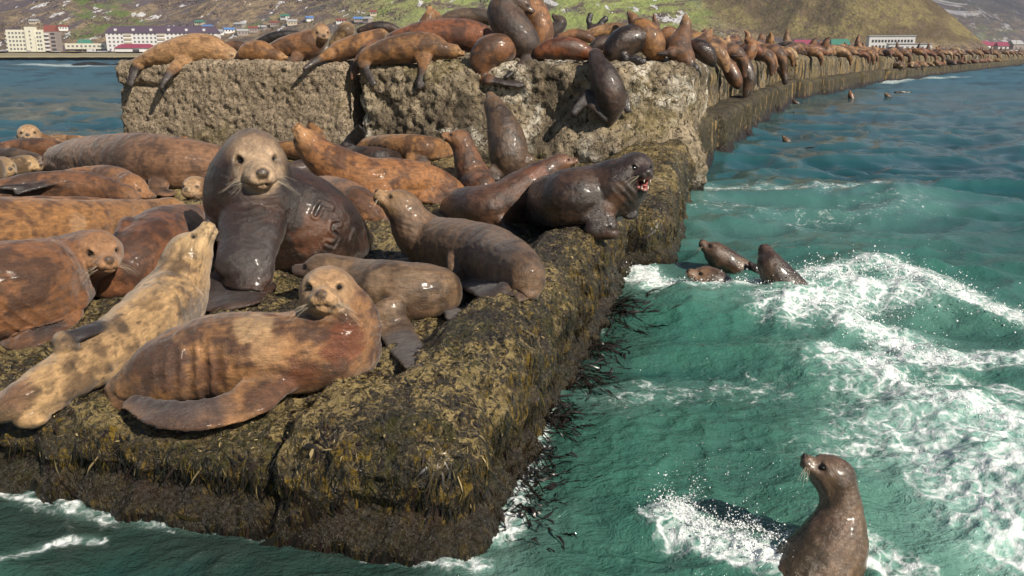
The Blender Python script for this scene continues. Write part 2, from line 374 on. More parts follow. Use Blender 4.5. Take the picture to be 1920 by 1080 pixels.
# weed fronds and crusts on the near blocks (uncountable)
def weed_patch(V, N, F, n, size, zr, name, parent, mat, hang=True, vmax=4.6, seed=1, mask=None, thin=1.0):
    rg = np.random.default_rng(seed); c = V[F].mean(1); nn = N[F].mean(1); nn /= np.linalg.norm(nn, axis=1)[:, None]
    e1 = V[F[:, 1]] - V[F[:, 0]]; e2 = V[F[:, 3]] - V[F[:, 0]]; ar = np.linalg.norm(np.cross(e1, e2), axis=1)
    u, v = uv_of(c[:, 0], c[:, 1]); ok = (c[:, 2] > zr[0]) & (c[:, 2] < zr[1]) & (v < vmax) & (nn[:, 0] * -c[:, 0] + nn[:, 1] * -c[:, 1] + nn[:, 2] * (EYE - c[:, 2]) > -.1)
    if mask is not None: ok &= mask(c, nn)
    dens = ar * ok * (.35 + sst(-.25, .35, fbm(c * 2.2, 2))); pk = rg.choice(len(F), n, p=dens / dens.sum())
    a, b = rg.random(n), rg.random(n); p = c[pk] + (a - .5)[:, None] * e1[pk] + (b - .5)[:, None] * e2[pk]; m = nn[pk]
    steep = 1 - m[:, 2].clip(0, 1)
    dirv = rg.normal(size=(n, 3)); 
    if hang: dirv[:, 2] -= 3.0 * steep
    dirv -= m * (dirv * m).sum(1)[:, None]; dirv /= np.linalg.norm(dirv, axis=1)[:, None]
    w = np.cross(m, dirv); s = size * np.exp(rg.normal(0, .45, n)); L = s * (1 + 1.6 * steep)
    lift = rg.uniform(.1, .55, n)
    A = p + m * .003; Bm = A + dirv * (L * .55)[:, None] + m * (s * lift * .6)[:, None]; T = A + dirv * L[:, None] + m * (s * (lift - .3) * .5)[:, None]
    hw = (s * rg.uniform(.16, .40, n) * thin)[:, None] * w
    VV = np.stack([A - hw * .5, A + hw * .5, Bm + hw, Bm - hw, T], 1).reshape(-1, 3)
    i = np.arange(n) * 5; Q4 = np.stack([i, i + 1, i + 2, i + 3], 1); T3 = np.stack([i + 3, i + 2, i + 4], 1)
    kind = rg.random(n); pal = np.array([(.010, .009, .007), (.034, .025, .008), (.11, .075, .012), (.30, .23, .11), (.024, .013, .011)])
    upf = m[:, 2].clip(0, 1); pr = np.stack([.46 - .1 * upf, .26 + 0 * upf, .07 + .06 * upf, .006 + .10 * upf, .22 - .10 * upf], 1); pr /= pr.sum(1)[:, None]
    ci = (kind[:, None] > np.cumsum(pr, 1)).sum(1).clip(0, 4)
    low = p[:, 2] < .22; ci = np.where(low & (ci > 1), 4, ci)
    col = pal[ci] * rg.uniform(.6, 1.35, (n, 1)); col = np.repeat(col, 5, 0)
    me = mesh_np(name, VV - np.array(parent.location), [Q4, T3], True, col)
    o = link(name, me, mat, parent); tag(o, kind='stuff'); return o
def mat_frond():
    s = SH('seaweed_frond'); c = s.attr('Col', 'Color'); 
    return s.done(s.bsdf(c, .38, .5))
M_FROND = mat_frond()
up_ok = lambda c, n: (n[:, 2] > .55); sd_ok = lambda c, n: (n[:, 2] <= .6)
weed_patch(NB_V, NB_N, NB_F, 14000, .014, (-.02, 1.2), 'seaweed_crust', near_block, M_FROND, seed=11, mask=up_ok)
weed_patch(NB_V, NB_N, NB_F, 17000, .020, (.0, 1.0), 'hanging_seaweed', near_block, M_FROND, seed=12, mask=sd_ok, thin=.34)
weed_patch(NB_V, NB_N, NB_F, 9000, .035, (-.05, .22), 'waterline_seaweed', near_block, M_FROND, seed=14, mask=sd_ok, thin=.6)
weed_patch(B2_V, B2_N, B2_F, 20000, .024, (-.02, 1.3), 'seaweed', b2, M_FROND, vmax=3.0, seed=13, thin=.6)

# ------------------------------------------------------------------ water
FOAM = []   # (polyline [(x,y)], width, strength)
def fl(pts, w, st, z=0.0): FOAM.append(([on_z(a, b, z)[:2] for a, b in pts], w, st))
fl([(1170, 505), (1240, 540), (1300, 555), (1400, 555), (1480, 545), (1560, 525), (1640, 520), (1740, 555), (1830, 585), (1935, 610)], .30, .88)
fl([(1480, 600), (1540, 590), (1600, 570), (1680, 570)], .42, .80)
fl([(1600, 625), (1680, 640), (1700, 690), (1790, 695), (1935, 690)], .30, .85)
fl([(1570, 680), (1640, 705), (1700, 760), (1770, 790), (1850, 800), (1935, 850)], .22, .85)
fl([(1800, 840), (1860, 870), (1900, 950), (1935, 1030)], .40, .54)
fl([(1700, 830), (1760, 900), (1830, 960), (1920, 1040)], .34, .60)
fl([(1235, 985), (1275, 985), (1320, 1015), (1385, 1045), (1470, 1072)], .11, 1.0)
fl([(1270, 1020), (1360, 1050), (1450, 1078)], .11, .9)
fl([(1330, 372), (1430, 372), (1520, 378), (1600, 374), (1700, 380)], .5, .36)
fl([(1340, 400), (1480, 420), (1700, 400)], .9, .26)
fl([(985, 880), (1010, 790), (1035, 715), (1075, 655), (1130, 590), (1150, 530)], .11, .85)
fl([(940, 1000), (965, 930), (1000, 850)], .12, .70)
fl([(0, 925), (60, 940), (160, 960), (300, 975), (430, 985), (560, 1000), (680, 1020), (800, 1045), (900, 1060)], .10, .46)
fl([(0, 1050), (60, 1030), (130, 1010), (185, 1010)], .05, .52)
fl([(1470, 1075), (1530, 1050), (1600, 1055), (1650, 1078)], .10, .95)
fl([(1480, 270), (1500, 272)], .3, .6); fl([(1540, 158), (1660, 156), (1700, 148), (1830, 143)], 1.2, .7)
fl([(0, 119), (60, 120), (160, 124), (260, 121)], 6, .6)
fl([(1590, 690), (1640, 780), (1700, 800), (1620, 860)], .5, .40); fl([(1780, 730), (1850, 750), (1935, 780)], .2, .55)
fl([(1160, 760), (1300, 720), (1420, 730)], .4, .30); fl([(1560, 1000), (1640, 1060), (1700, 1080)], .16, .62)
MILK = [([(1330, 385), (1450, 395), (1560, 400), (1700, 395)], 1.2, .24), ([(1350, 440), (1500, 450), (1680, 440)], 1.0, .28), ([(1800, 830), (1870, 920), (1930, 1020)], .75, 1.25), ([(1640, 640), (1720, 660), (1900, 680)], .6, .5), ([(1300, 560), (1450, 560), (1600, 545), (1750, 590)], .6, .5), ([(1560, 690), (1700, 760), (1850, 810)], .55, .45), ([(930, 1060), (975, 985)], .22, .5), ([(1180, 520), (1260, 545)], .5, .6)]
def seg_d(x, y, poly):
    best = np.full(x.shape, 1e9)
    for a, b in zip(poly[:-1], poly[1:]):
        ax, ay = a; bx, by = b; L2 = (bx - ax) ** 2 + (by - ay) ** 2
        t = np.clip(((x - ax) * (bx - ax) + (y - ay) * (by - ay)) / L2, 0, 1)
        best = np.minimum(best, np.hypot(x - ax - t * (bx - ax), y - ay - t * (by - ay)))
    return best
SWELL = [([on_z(*p)[:2] for p in ((1300, 590), (1420, 590), (1540, 560), (1660, 540), (1780, 585), (1960, 640))], .75, .20),
         ([on_z(*p)[:2] for p in ((1560, 700), (1680, 740), (1780, 800), (1880, 860), (1960, 960))], .55, .17),
         ([on_z(*p)[:2] for p in ((1600, 620), (1690, 660), (1800, 700), (1960, 715))], .45, .14),
         ([on_z(*p)[:2] for p in ((1250, 995), (1340, 1025), (1470, 1070))], .20, .06),
         ([on_z(*p)[:2] for p in ((1320, 385), (1480, 395), (1700, 388))], 1.3, .14)]
def waves(x, y):
    r = np.hypot(x, y); z = 0.0 * x
    wx = x + .35 * perlin(v3(x * .5, y * .5, 3.1)); wy = y + .35 * perlin(v3(x * .5, y * .5, 7.7))
    def rid(kx, ky, zz): return 1 - 2 * np.abs(perlin(v3(wx * kx + wy * ky * .25, wy * ky - wx * kx * .22, zz)))
    far = sst(2, 15, r)
    z = z + .050 * rid(.14, .30, 1.5) * (1 + 2.2 * far) + .052 * rid(.40, .66, 5.5) * (1 + 1.5 * far) + .022 * rid(1.5, 2.3, 4.1) * sst(4, 9, r) * sst(60, 20, r)
    z = z + .038 * rid(.9, 1.35, 9.5) * (1 + 1.3 * far) * sst(140, 50, r) + .028 * rid(2.2, 3.4, 2.5) * sst(34, 12, r) + .013 * rid(5.5, 8, 3.5) * sst(15, 6, r) + .0025 * perlin(v3(x * 14, y * 18, 1)) * sst(9, 4, r)
    for poly, w, a in SWELL:
        d = seg_d(x, y, poly); z = z + a * np.exp(-(d / w) ** 2)
    u, v = uv_of(x, y); lee = np.exp(-(np.maximum(-u, 0) / .5) ** 2) * sst(-.9, .1, v) * sst(8, 4, u)
    return (z - .06 - .06 * far) * (1 - .45 * lee) - .02
rr = np.concatenate([ls(1.2, 2.9, 30)[:-1], 2090 / ls(2090 / 2.9, 2090 / 300, 730), 300 * np.exp(ls(0, math.log(620 / 300), 20))[1:]]); nr = len(rr)
aa = np.radians(cat(ls(-75, -34, 30), ls(-34, 34, 430), ls(34, 75, 30)))
R_, A_ = np.meshgrid(rr, aa, indexing='ij'); X = R_ * np.sin(A_); Y = R_ * np.cos(A_)
Z = waves(X, Y); WZ0 = Z.copy()
fo = np.zeros_like(X)
for poly, w, st in FOAM:
    d = seg_d(X, Y, poly); fo = np.maximum(fo, st * np.exp(-(d / w) ** 2))
sw = np.zeros_like(X)
for poly, w, a in SWELL[:3]: sw = np.maximum(sw, np.exp(-(seg_d(X, Y, poly) / (w * 2.2)) ** 2))
Z = Z + fo.clip(0, 1) * (.055 * fbm(v3(X * 4.5, Y * 4.5, .3), 4) + .020 * perlin(v3(X * 19, Y * 19, .3))).clip(-.03, .2) * sst(20, 6, R_)
i = np.arange((nr - 1) * (len(aa) - 1)); q = (i // (len(aa) - 1)) * len(aa) + i % (len(aa) - 1)
F = np.stack([q, q + 1, q + len(aa) + 1, q + len(aa)], 1)[:, ::-1]
V = np.stack([X, Y, Z], -1).reshape(-1, 3)
uu, vv = uv_of(X, Y); murk_reflection = sst(-1.1, -.15, uu + .25 * perlin(v3(X * 1.5, Y * 1.5, 2))) * sst(-.7, .5, vv) * (uu < 4) * .9
murk_reflection = np.maximum(murk_reflection, sst(-.75, -.1, vv + .2 * perlin(v3(X * 2, Y * 2, 2))) * (uu > -.3) * (uu < 7) * .5)
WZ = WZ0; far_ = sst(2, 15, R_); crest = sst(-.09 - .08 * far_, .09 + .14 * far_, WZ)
milk_ = np.zeros_like(X)
for pts_, w_, a_ in MILK: milk_ = np.maximum(milk_, a_ * np.exp(-(seg_d(X, Y, [on_z(*q_)[:2] for q_ in pts_]) / w_) ** 2))
milk_ *= .75 + .5 * perlin(v3(X * 1.1, Y * 1.6, 8))
s = SH('sea_water'); p = s.pos(); foam = s.attr('foam'); swl = s.attr('swell'); dist = s.attr('far')
deep = s.mix(s.noise(p, .35, 3), (.026, .086, .068), (.044, .124, .096))
deep = s.mix(s.rng(s.noise(p, .8, 3, .6, .6), .45, .75), deep, (.042, .128, .092))
deep = s.mix(s.math('MULTIPLY', swl, .4), deep, (.030, .128, .090))
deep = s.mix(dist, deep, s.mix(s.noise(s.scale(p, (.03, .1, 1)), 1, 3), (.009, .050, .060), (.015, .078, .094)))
deep = s.mix(s.attr('dist2'), deep, (.032, .108, .155))  # bluer with distance: reflected sky put into the base colour
deep = s.mix(s.attr('murk_reflection'), deep, (.020, .030, .026))  # dark wall's reflection and murky shallows, both painted into the water colour
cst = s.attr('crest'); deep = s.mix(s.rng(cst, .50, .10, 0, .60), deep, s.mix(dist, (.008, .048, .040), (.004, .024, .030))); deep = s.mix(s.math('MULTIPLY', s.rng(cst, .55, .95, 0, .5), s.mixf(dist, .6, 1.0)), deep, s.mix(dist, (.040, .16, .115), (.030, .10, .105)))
warp = s.addv(p, s.scale(s.noise(p, 3.5, 3, .6, 0, True), (.35, .35, .0)))
ve = s.vor(warp, 5.5, 'DISTANCE_TO_EDGE'); ve2 = s.vor(warp, 13, 'DISTANCE_TO_EDGE')
n1 = s.noise(p, 6, 5, .7, .8); n2 = s.noise(p, 28, 3, .7)
lace = s.math('ADD', s.rng(ve, .13, .0), s.math('MULTIPLY', s.rng(ve2, .2, .0), .55))
lev = s.math('ADD', s.math('MULTIPLY', foam, 1.25), s.math('MULTIPLY', s.math('SUBTRACT', s.math('ADD', s.math('MULTIPLY', n1, .9), s.math('MULTIPLY', n2, .35)), .62), 1.5))
ff = s.math('ADD', s.rng(lev, .84, 1.36), s.math('MULTIPLY', s.math('MULTIPLY', lace, s.rng(lev, .30, .70)), .75), True)
milk = s.math('ADD', s.rng(foam, .05, .8, 0, .40), s.math('MULTIPLY', s.attr('milk'), .55), True)
deep = s.mix(milk, deep, (.27, .46, .40))
rip = s.math('ADD', s.noise(s.scale(p, (1, 1.6, 1)), 9, 4, .62, .6), s.math('MULTIPLY', s.noise(p, 34, 3, .6, .4), .33))
ripf = s.noise(s.scale(p, (.40, .95, 1)), 2.2, 5, .68, .5)
h = s.mixf(dist, rip, ripf)
b1 = s.bump(h, .75, s.mixf(dist, .05, .02))
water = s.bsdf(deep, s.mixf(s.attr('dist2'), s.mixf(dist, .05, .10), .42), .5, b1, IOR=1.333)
foamb = s.bsdf(s.mix(n2, (.55, .60, .60), (.86, .88, .87)), .75, .2, s.bump(s.math('ADD', n1, n2), .6, .03))
mx = s.n('ShaderNodeMixShader'); s.put(mx.inputs[0], ff); s.put(mx.inputs[1], water); s.put(mx.inputs[2], foamb)
M_SEA = s.done(mx.outputs[0])
sea = link('sea', mesh_np('sea', V, F, True, None, {'foam': fo.ravel(), 'swell': sw.ravel(), 'dist2': sst(30, 100, R_).ravel(), 'far': sst(5, 22, R_).ravel(), 'murk_reflection': murk_reflection.ravel(), 'crest': crest.ravel(), 'milk': milk_.ravel().clip(0, 1)}), M_SEA)
tag(sea, 'choppy green sea with white foam', kind='structure')

# spray: droplets thrown up (uncountable)
def spray(name, label, specs, seed):
    rg = np.random.default_rng(seed); P = []; S = []
    for (pts, w, h, n, smax) in specs:
        pl = [on_z(a, b)[:2] for a, b in pts]
        k = rg.integers(0, len(pl) - 1, n); t = rg.random(n)
        a = np.array(pl)[k]; b = np.array(pl)[k + 1]; xy = a + (b - a) * t[:, None] + rg.normal(0, w, (n, 2))
        cl = fbm(v3(xy[:, 0] * 7, xy[:, 1] * 7, 4.2), 2); z = waves(xy[:, 0], xy[:, 1]) + .01 + h * .8 * np.abs(rg.normal(0, .42, n)) * (.15 + sst(-.1, .5, cl) * 1.6)
        P.append(np.column_stack([xy, z])); S.append(smax * .72 * np.exp(rg.normal(-.9, .6, n)).clip(.12, 1.2))
    P = np.concatenate(P); S = np.concatenate(S); n = len(P)
    oc = np.array([(1, 0, 0), (-1, 0, 0), (0, 1, 0), (0, -1, 0), (0, 0, 1), (0, 0, -1)], float)
    st = rg.uniform(.6, 1.5, (n, 1, 3)); VV = (P[:, None] + oc[None] * st * S[:, None, None]).reshape(-1, 3)
    tri = np.array([(0, 2, 4), (2, 1, 4), (1, 3, 4), (3, 0, 4), (2, 0, 5), (1, 2, 5), (3, 1, 5), (0, 3, 5)])
    F = (np.arange(n)[:, None, None] * 6 + tri[None]).reshape(-1, 3)
    o = link(name, mesh_np(name, VV, F, True), M_SPRAY); tag(o, label, kind='stuff'); return o
M_SPRAY = plain('white_spray', (.82, .85, .85), .35, 40, .08)
spray('splash_spray', 'white spray thrown up beside the nearest swimming sea lion', [
    ([(1235, 985), (1275, 985), (1320, 1015), (1385, 1045), (1470, 1070)], .055, .15, 2000, .0066), ([(1262, 975), (1290, 960), (1310, 990)], .03, .28, 600, .005),
    ([(1300, 1010), (1400, 1010), (1480, 1060)], .06, .07, 1100, .007), ([(1560, 1010), (1620, 1050)], .05, .07, 300, .006),
    ([(1250, 900), (1400, 880), (1500, 960)], .16, .10, 160, .005)], 5)
spray('splash_spray', 'white spray along the breaking crest behind the three swimmers', [
    ([(1380, 555), (1480, 560), (1540, 545), (1640, 530), (1760, 570), (1930, 620)], .16, .22, 2600, .013),
    ([(1480, 590), (1560, 600), (1700, 590)], .25, .12, 900, .012), ([(1600, 630), (1700, 690), (1800, 700)], .12, .14, 700, .011),
    ([(1570, 680), (1660, 715), (1760, 790), (1880, 830)], .08, .10, 900, .009), ([(1170, 510), (1260, 545), (1390, 560)], .12, .08, 700, .011)], 6)

# kelp floating off the near block
s = SH('black_kelp'); M_KELP = s.done(s.bsdf(s.mix(s.noise(s.pos(), 9, 3), (.006, .006, .006), (.022, .016, .010)), .30, .5))
def kelp(px, py, n, L, ang, spread, label, seed):
    rg = np.random.default_rng(seed); c = on_z(px, py); V = []; F = []
    for k in range(n):
        x, y = c[:2] + rg.normal(0, 1, 2) * np.array((.06, .16)); a = ang + rg.normal(0, spread); l = L * rg.uniform(.35, 1.1); w = rg.uniform(.002, .007); b0 = len(V); cv = rg.normal(0, .16)
        for j in range(10):
            t = j / 9; a += cv * .7 + rg.normal(0, .26); x += math.cos(a) * l / 9; y += math.sin(a) * l / 9
            ww = w * (.5 + 1.2 * t * (1.25 - t)) * (1 if j < 9 else .2); nx, ny = -math.sin(a) * ww, math.cos(a) * ww
            z = .014 * math.sin(t * 7 + k) + .010 - .012 * t
            V += [(x + nx, y + ny, z + .006 * rg.normal()), (x - nx, y - ny, z + .006 * rg.normal())]
            if j: F.append((b0 + 2 * j - 2, b0 + 2 * j - 1, b0 + 2 * j + 1, b0 + 2 * j))
    V = np.array(V); V[:, 2] += waves(V[:, 0], V[:, 1]) + .004
    o = link('kelp_clump', mesh_np('kelp_clump', V - c, np.array(F)), M_KELP, None, c)
    tag(o, label, 'kelp', 'black kelp trailing off the near block')
kelp(1128, 590, 90, .60, -.55, .30, 'black kelp trailing in the water below the roaring sea lion, farthest clump', 1)
kelp(1085, 645, 90, .50, -.65, .32, 'black kelp on the water by the middle of the weedy wall', 2)
kelp(1055, 702, 90, .46, -.55, .30, 'black kelp strands fanning out just above the undercut of the weedy wall', 3)
kelp(1018, 792, 90, .36, -.55, .35, 'black kelp clump beside the undercut of the weedy wall', 4)
kelp(992, 880, 45, .30, -.75, .40, 'small ragged black kelp clump between foam by the near corner', 5)
kelp(975, 945, 50, .30, -1.0, .35, 'nearest black kelp clump drooping by the corner of the weedy wall', 6)

# ------------------------------------------------------------------ far shore: terrain
def shore(x): return np.where(x > -300, 600 - .36 * (x + 300), 600.0 + 0 * x)
def terrain(x, y):
    sd = y - shore(x)
    z = -3 + 5.2 * sst(-8, 14, sd) + 2.2 * sst(20, 60, sd)
    q = x / y; m = sst(.42, .34, q)
    n = fbm(v3(x / 130, y / 130, .7), 4); ridge = 1 - np.abs(perlin(v3(x / 95 + .3 * n, y / 260, 2.2)))
    up = np.maximum(sd - 62 - 25 * perlin(v3(x / 150, 0, 9)), 0)
    z = z + m * (.30 * up * (1 + .35 * n) + 16 * (ridge - .5) * sst(20, 200, up))
    d = np.hypot(x - 216, (y - 600) * .9); th = np.arctan2(y - 600, x - 216)
    cone = np.maximum(0, 1 - d / 94) * 74; rib = perlin(v3(np.cos(th) * 3.2, np.sin(th) * 3.2, 5)) + .5 * perlin(v3(np.cos(th) * 8, np.sin(th) * 8, d / 80))
    cone = cone + (cone > 0) * rib * 6.0 * sst(0, 25, cone)
    z = np.maximum(z, 4.2 + cone - 1.2 * sst(0.5, 0, cone)) if True else z
    far = 330 * np.tanh(np.maximum(y - 1400, 0) * .40 / 330) * sst(.30, .44, q) * (1 + .35 * fbm(v3(x / 420, y / 420, 4), 4))
    return z + far
nr2, na2 = 300, 360
rr = 360 * np.exp(ls(0, math.log(3300 / 360), nr2)); aa = np.radians(ls(-46, 46, na2))
R2, A2 = np.meshgrid(rr, aa, indexing='ij'); X = R2 * np.sin(A2); Y = R2 * np.cos(A2); Z = terrain(X, Y) + .8 * fbm(v3(X / 9, Y / 9, 1), 2) * sst(8, 40, Y - shore(X))
V = np.stack([X, Y, Z], -1).reshape(-1, 3); i = np.arange((nr2 - 1) * (na2 - 1)); q = (i // (na2 - 1)) * na2 + i % (na2 - 1)
F = np.stack([q, q + 1, q + na2 + 1, q + na2], 1)[:, ::-1]
cz = np.maximum(0, 1 - np.hypot(X - 216, (Y - 600) * .9) / 94); isfar = sst(1300, 1700, Y)
s = SH('hillside'); p = s.pos(); cone = s.attr('cone'); farf = s.attr('farm')
a = s.noise(p, .018, 5, .62, .4); b = s.noise(p, .06, 5, .65); c3 = s.noise(p, .25, 4, .6)
fine = s.noise(p, .55, 5, .75); c = s.mix(s.rng(s.math('ADD', s.math('MULTIPLY', b, .55), s.math('MULTIPLY', fine, .45)), .42, .58), (.125, .09, .074), (.37, .27, .155))
c = s.mix(s.rng(s.noise(p, .03, 5, .65, .6), .50, .60), c, (.135, .105, .112))
gm = s.math('MULTIPLY', s.rng(a, .54, .64), s.rng(b, .40, .56))
c = s.mix(gm, c, s.mix(c3, (.09, .135, .028), (.19, .24, .060)))
c = s.mix(s.math('MULTIPLY', s.attr('green'), s.rng(b, .38, .56)), c, s.mix(c3, (.20, .27, .06), (.44, .48, .16)))
sn = s.noise(s.scale(p, (1.0, .22, 1.0)), .075, 4, .7, .3)
c = s.mix(s.math('MULTIPLY', s.rng(sn, .60, .63), s.rng(cone, .05, .0)), c, (.72, .70, .70))
cc = s.mix(s.rng(s.noise(p, .045, 5, .65), .40, .62), (.135, .098, .045), (.30, .245, .095)); cc = s.mix(s.rng(fine, .42, .66, 0, .6), cc, (.10, .075, .04)); cc = s.mix(s.rng(c3, .45, .7), cc, (.17, .12, .075))
c = s.mix(s.rng(cone, .01, .10), c, cc)
fc = s.mix(s.rng(s.noise(p, .006, 5, .65), .42, .6), (.018, .022, .034), (.085, .068, .080)); fc = s.mix(s.rng(s.noise(p, .0085, 5, .7, .5), .60, .66), fc, (.42, .42, .46))
c = s.mix(farf, c, fc)
z = s.xyz(p)[2]; c = s.mix(s.rng(z, 2.9, 2.2), c, s.mix(c3, (.11, .09, .07), (.24, .20, .16)))
M_HILL = s.done(s.bsdf(c, .9, .15, s.bump(s.math('ADD', b, s.math('ADD', s.math('MULTIPLY', c3, .5), s.math('MULTIPLY', fine, .3))), 1.0, 6.0)))
gq = X / Y; green = (sst(-.24, -.06, gq) * sst(.27, .16, gq)).ravel()
hill = link('hillside', mesh_np('hillside', V, F, True, None, {'cone': cz.ravel(), 'farm': isfar.ravel(), 'green': green}), M_HILL); tag(hill, 'brown and green hillside with snow patches', kind='structure')

# bare scrub on the slopes (a mass nobody could count)
def scrub():
    rg = np.random.default_rng(21); n = 9000
    ang = np.radians(rg.uniform(-36, 24.5, n)); r = 640 * np.exp(rg.random(n) * .75); x = r * np.sin(ang); y = r * np.cos(ang)
    den = fbm(v3(x / 60, y / 60, 3), 3); ok = (y - shore(x) > 72) & (den > -.05 + .35 * (x / y > -.1)) & (np.hypot(x - 216, (y - 600) * .9) > 98); x, y = x[ok], y[ok]; n = len(x)
    k = 10; h = rg.uniform(1.2, 3.6, n); z = terrain(x, y)
    c = np.stack([x, y, z + h * .4], 1)[:, None] + rg.normal(0, 1, (n, k, 3)) * (h[:, None, None] * np.array((.75, .6, .33)))
    a = rg.normal(size=(n, k, 3)); a /= np.linalg.norm(a, axis=2)[..., None]; b = np.cross(a, rg.normal(size=(n, k, 3))); b /= np.linalg.norm(b, axis=2)[..., None]
    s_ = (h * .36)[:, None, None] * rg.uniform(.6, 1.3, (n, k, 1))
    VV = np.stack([c - a * s_, c + b * s_ * .7, c + a * s_], 2).reshape(-1, 3); F = np.arange(len(VV)).reshape(-1, 3)
    pal = np.array([(.075, .050, .058), (.085, .055, .042), (.045, .034, .040), (.11, .085, .045), (.05, .055, .025)])
    col = np.repeat(pal[rg.integers(0, 5, n)] * rg.uniform(.7, 1.3, (n, 1)), k * 3, 0)
    s2 = SH('bare_scrub'); m = s2.done(s2.bsdf(s2.attr('Col', 'Color'), .9, .1))
    o = link('hillside_scrub', mesh_np('hillside_scrub', VV, F, False, col), m); tag(o, 'purple brown bare scrub covering the hillside', kind='stuff')
scrub()

# ------------------------------------------------------------------ the air: thin sea haze over everything
s = SH('sea_haze'); vol = s.n('ShaderNodeVolumePrincipled'); vol.inputs['Color'].default_value = (.80, .86, 1.0, 1); vol.inputs['Density'].default_value = .00020; vol.inputs['Anisotropy'].default_value = .2
s.t.links.new(vol.outputs[0], s.out.inputs['Volume']); HAZE = s.m
tag(MB().box(-2900, 2900, -60, 3500, -6, 560).obj('haze', s.m), 'thin pale sea haze', kind='stuff')

# ------------------------------------------------------------------ sea lions: smooth-blended bodies, one continuous skin each
def nz_(v): v = np.asarray(v, float); return v / (np.linalg.norm(v) + 1e-12)
class Prim:
    """tapered elliptic capsule"""
    def __init__(s, A, B, ra, rb, W=None, k=.04, tag='body', op='add', cap=1.0):
        s.A = np.asarray(A, float); s.B = np.asarray(B, float); s.ra = np.atleast_1d(np.asarray(ra, float)); s.rb = np.atleast_1d(np.asarray(rb, float))
        if len(s.ra) == 1: s.ra = np.repeat(s.ra, 2)
        if len(s.rb) == 1: s.rb = np.repeat(s.rb, 2)
        d = s.B - s.A; L = np.linalg.norm(d)
        if L < 1e-6: s.B = s.A + np.array((0, 0, 1e-4)); d = s.B - s.A; L = 1e-4
        s.T = d / L; s.L = L
        if W is None: W = np.cross(s.T, (0, 0, 1.0)) if abs(s.T[2]) < .95 else np.array((1.0, 0, 0))
        W = np.asarray(W, float); W = W - s.T * W.dot(s.T)
        if np.linalg.norm(W) < 1e-4: W = np.cross(s.T, (.3, .5, .8))
        s.W = nz_(W); s.N = np.cross(s.T, s.W); s.k = k; s.tag = tag; s.op = op; s.cap = cap
    def bounds(s):
        r = max(s.ra.max(), s.rb.max()); return np.minimum(s.A, s.B) - r, np.maximum(s.A, s.B) + r
    def d(s, P):
        Q = P - s.A; t = np.clip(Q @ s.T / s.L, 0, 1); R = Q - t[..., None] * (s.T * s.L)
        a = R @ s.T; w = R @ s.W; n = R @ s.N
        rw = s.ra[0] + (s.rb[0] - s.ra[0]) * t; rn = s.ra[1] + (s.rb[1] - s.ra[1]) * t; rc = np.minimum(rw, rn) * s.cap
        q1, q2, q3 = w / rw, n / rn, a / rc
        k0 = np.sqrt(q1 * q1 + q2 * q2 + q3 * q3); k1 = np.sqrt((q1 / rw) ** 2 + (q2 / rn) ** 2 + (q3 / rc) ** 2)
        return np.where(k1 > 1e-6, k0 * (k0 - 1) / np.maximum(k1, 1e-6), -np.minimum(rw, rn))
def smin(a, b, k):
    if k <= 0: return np.minimum(a, b)
    h = np.maximum(k - np.abs(a - b), 0) / k; return np.minimum(a, b) - h * h * k * .25
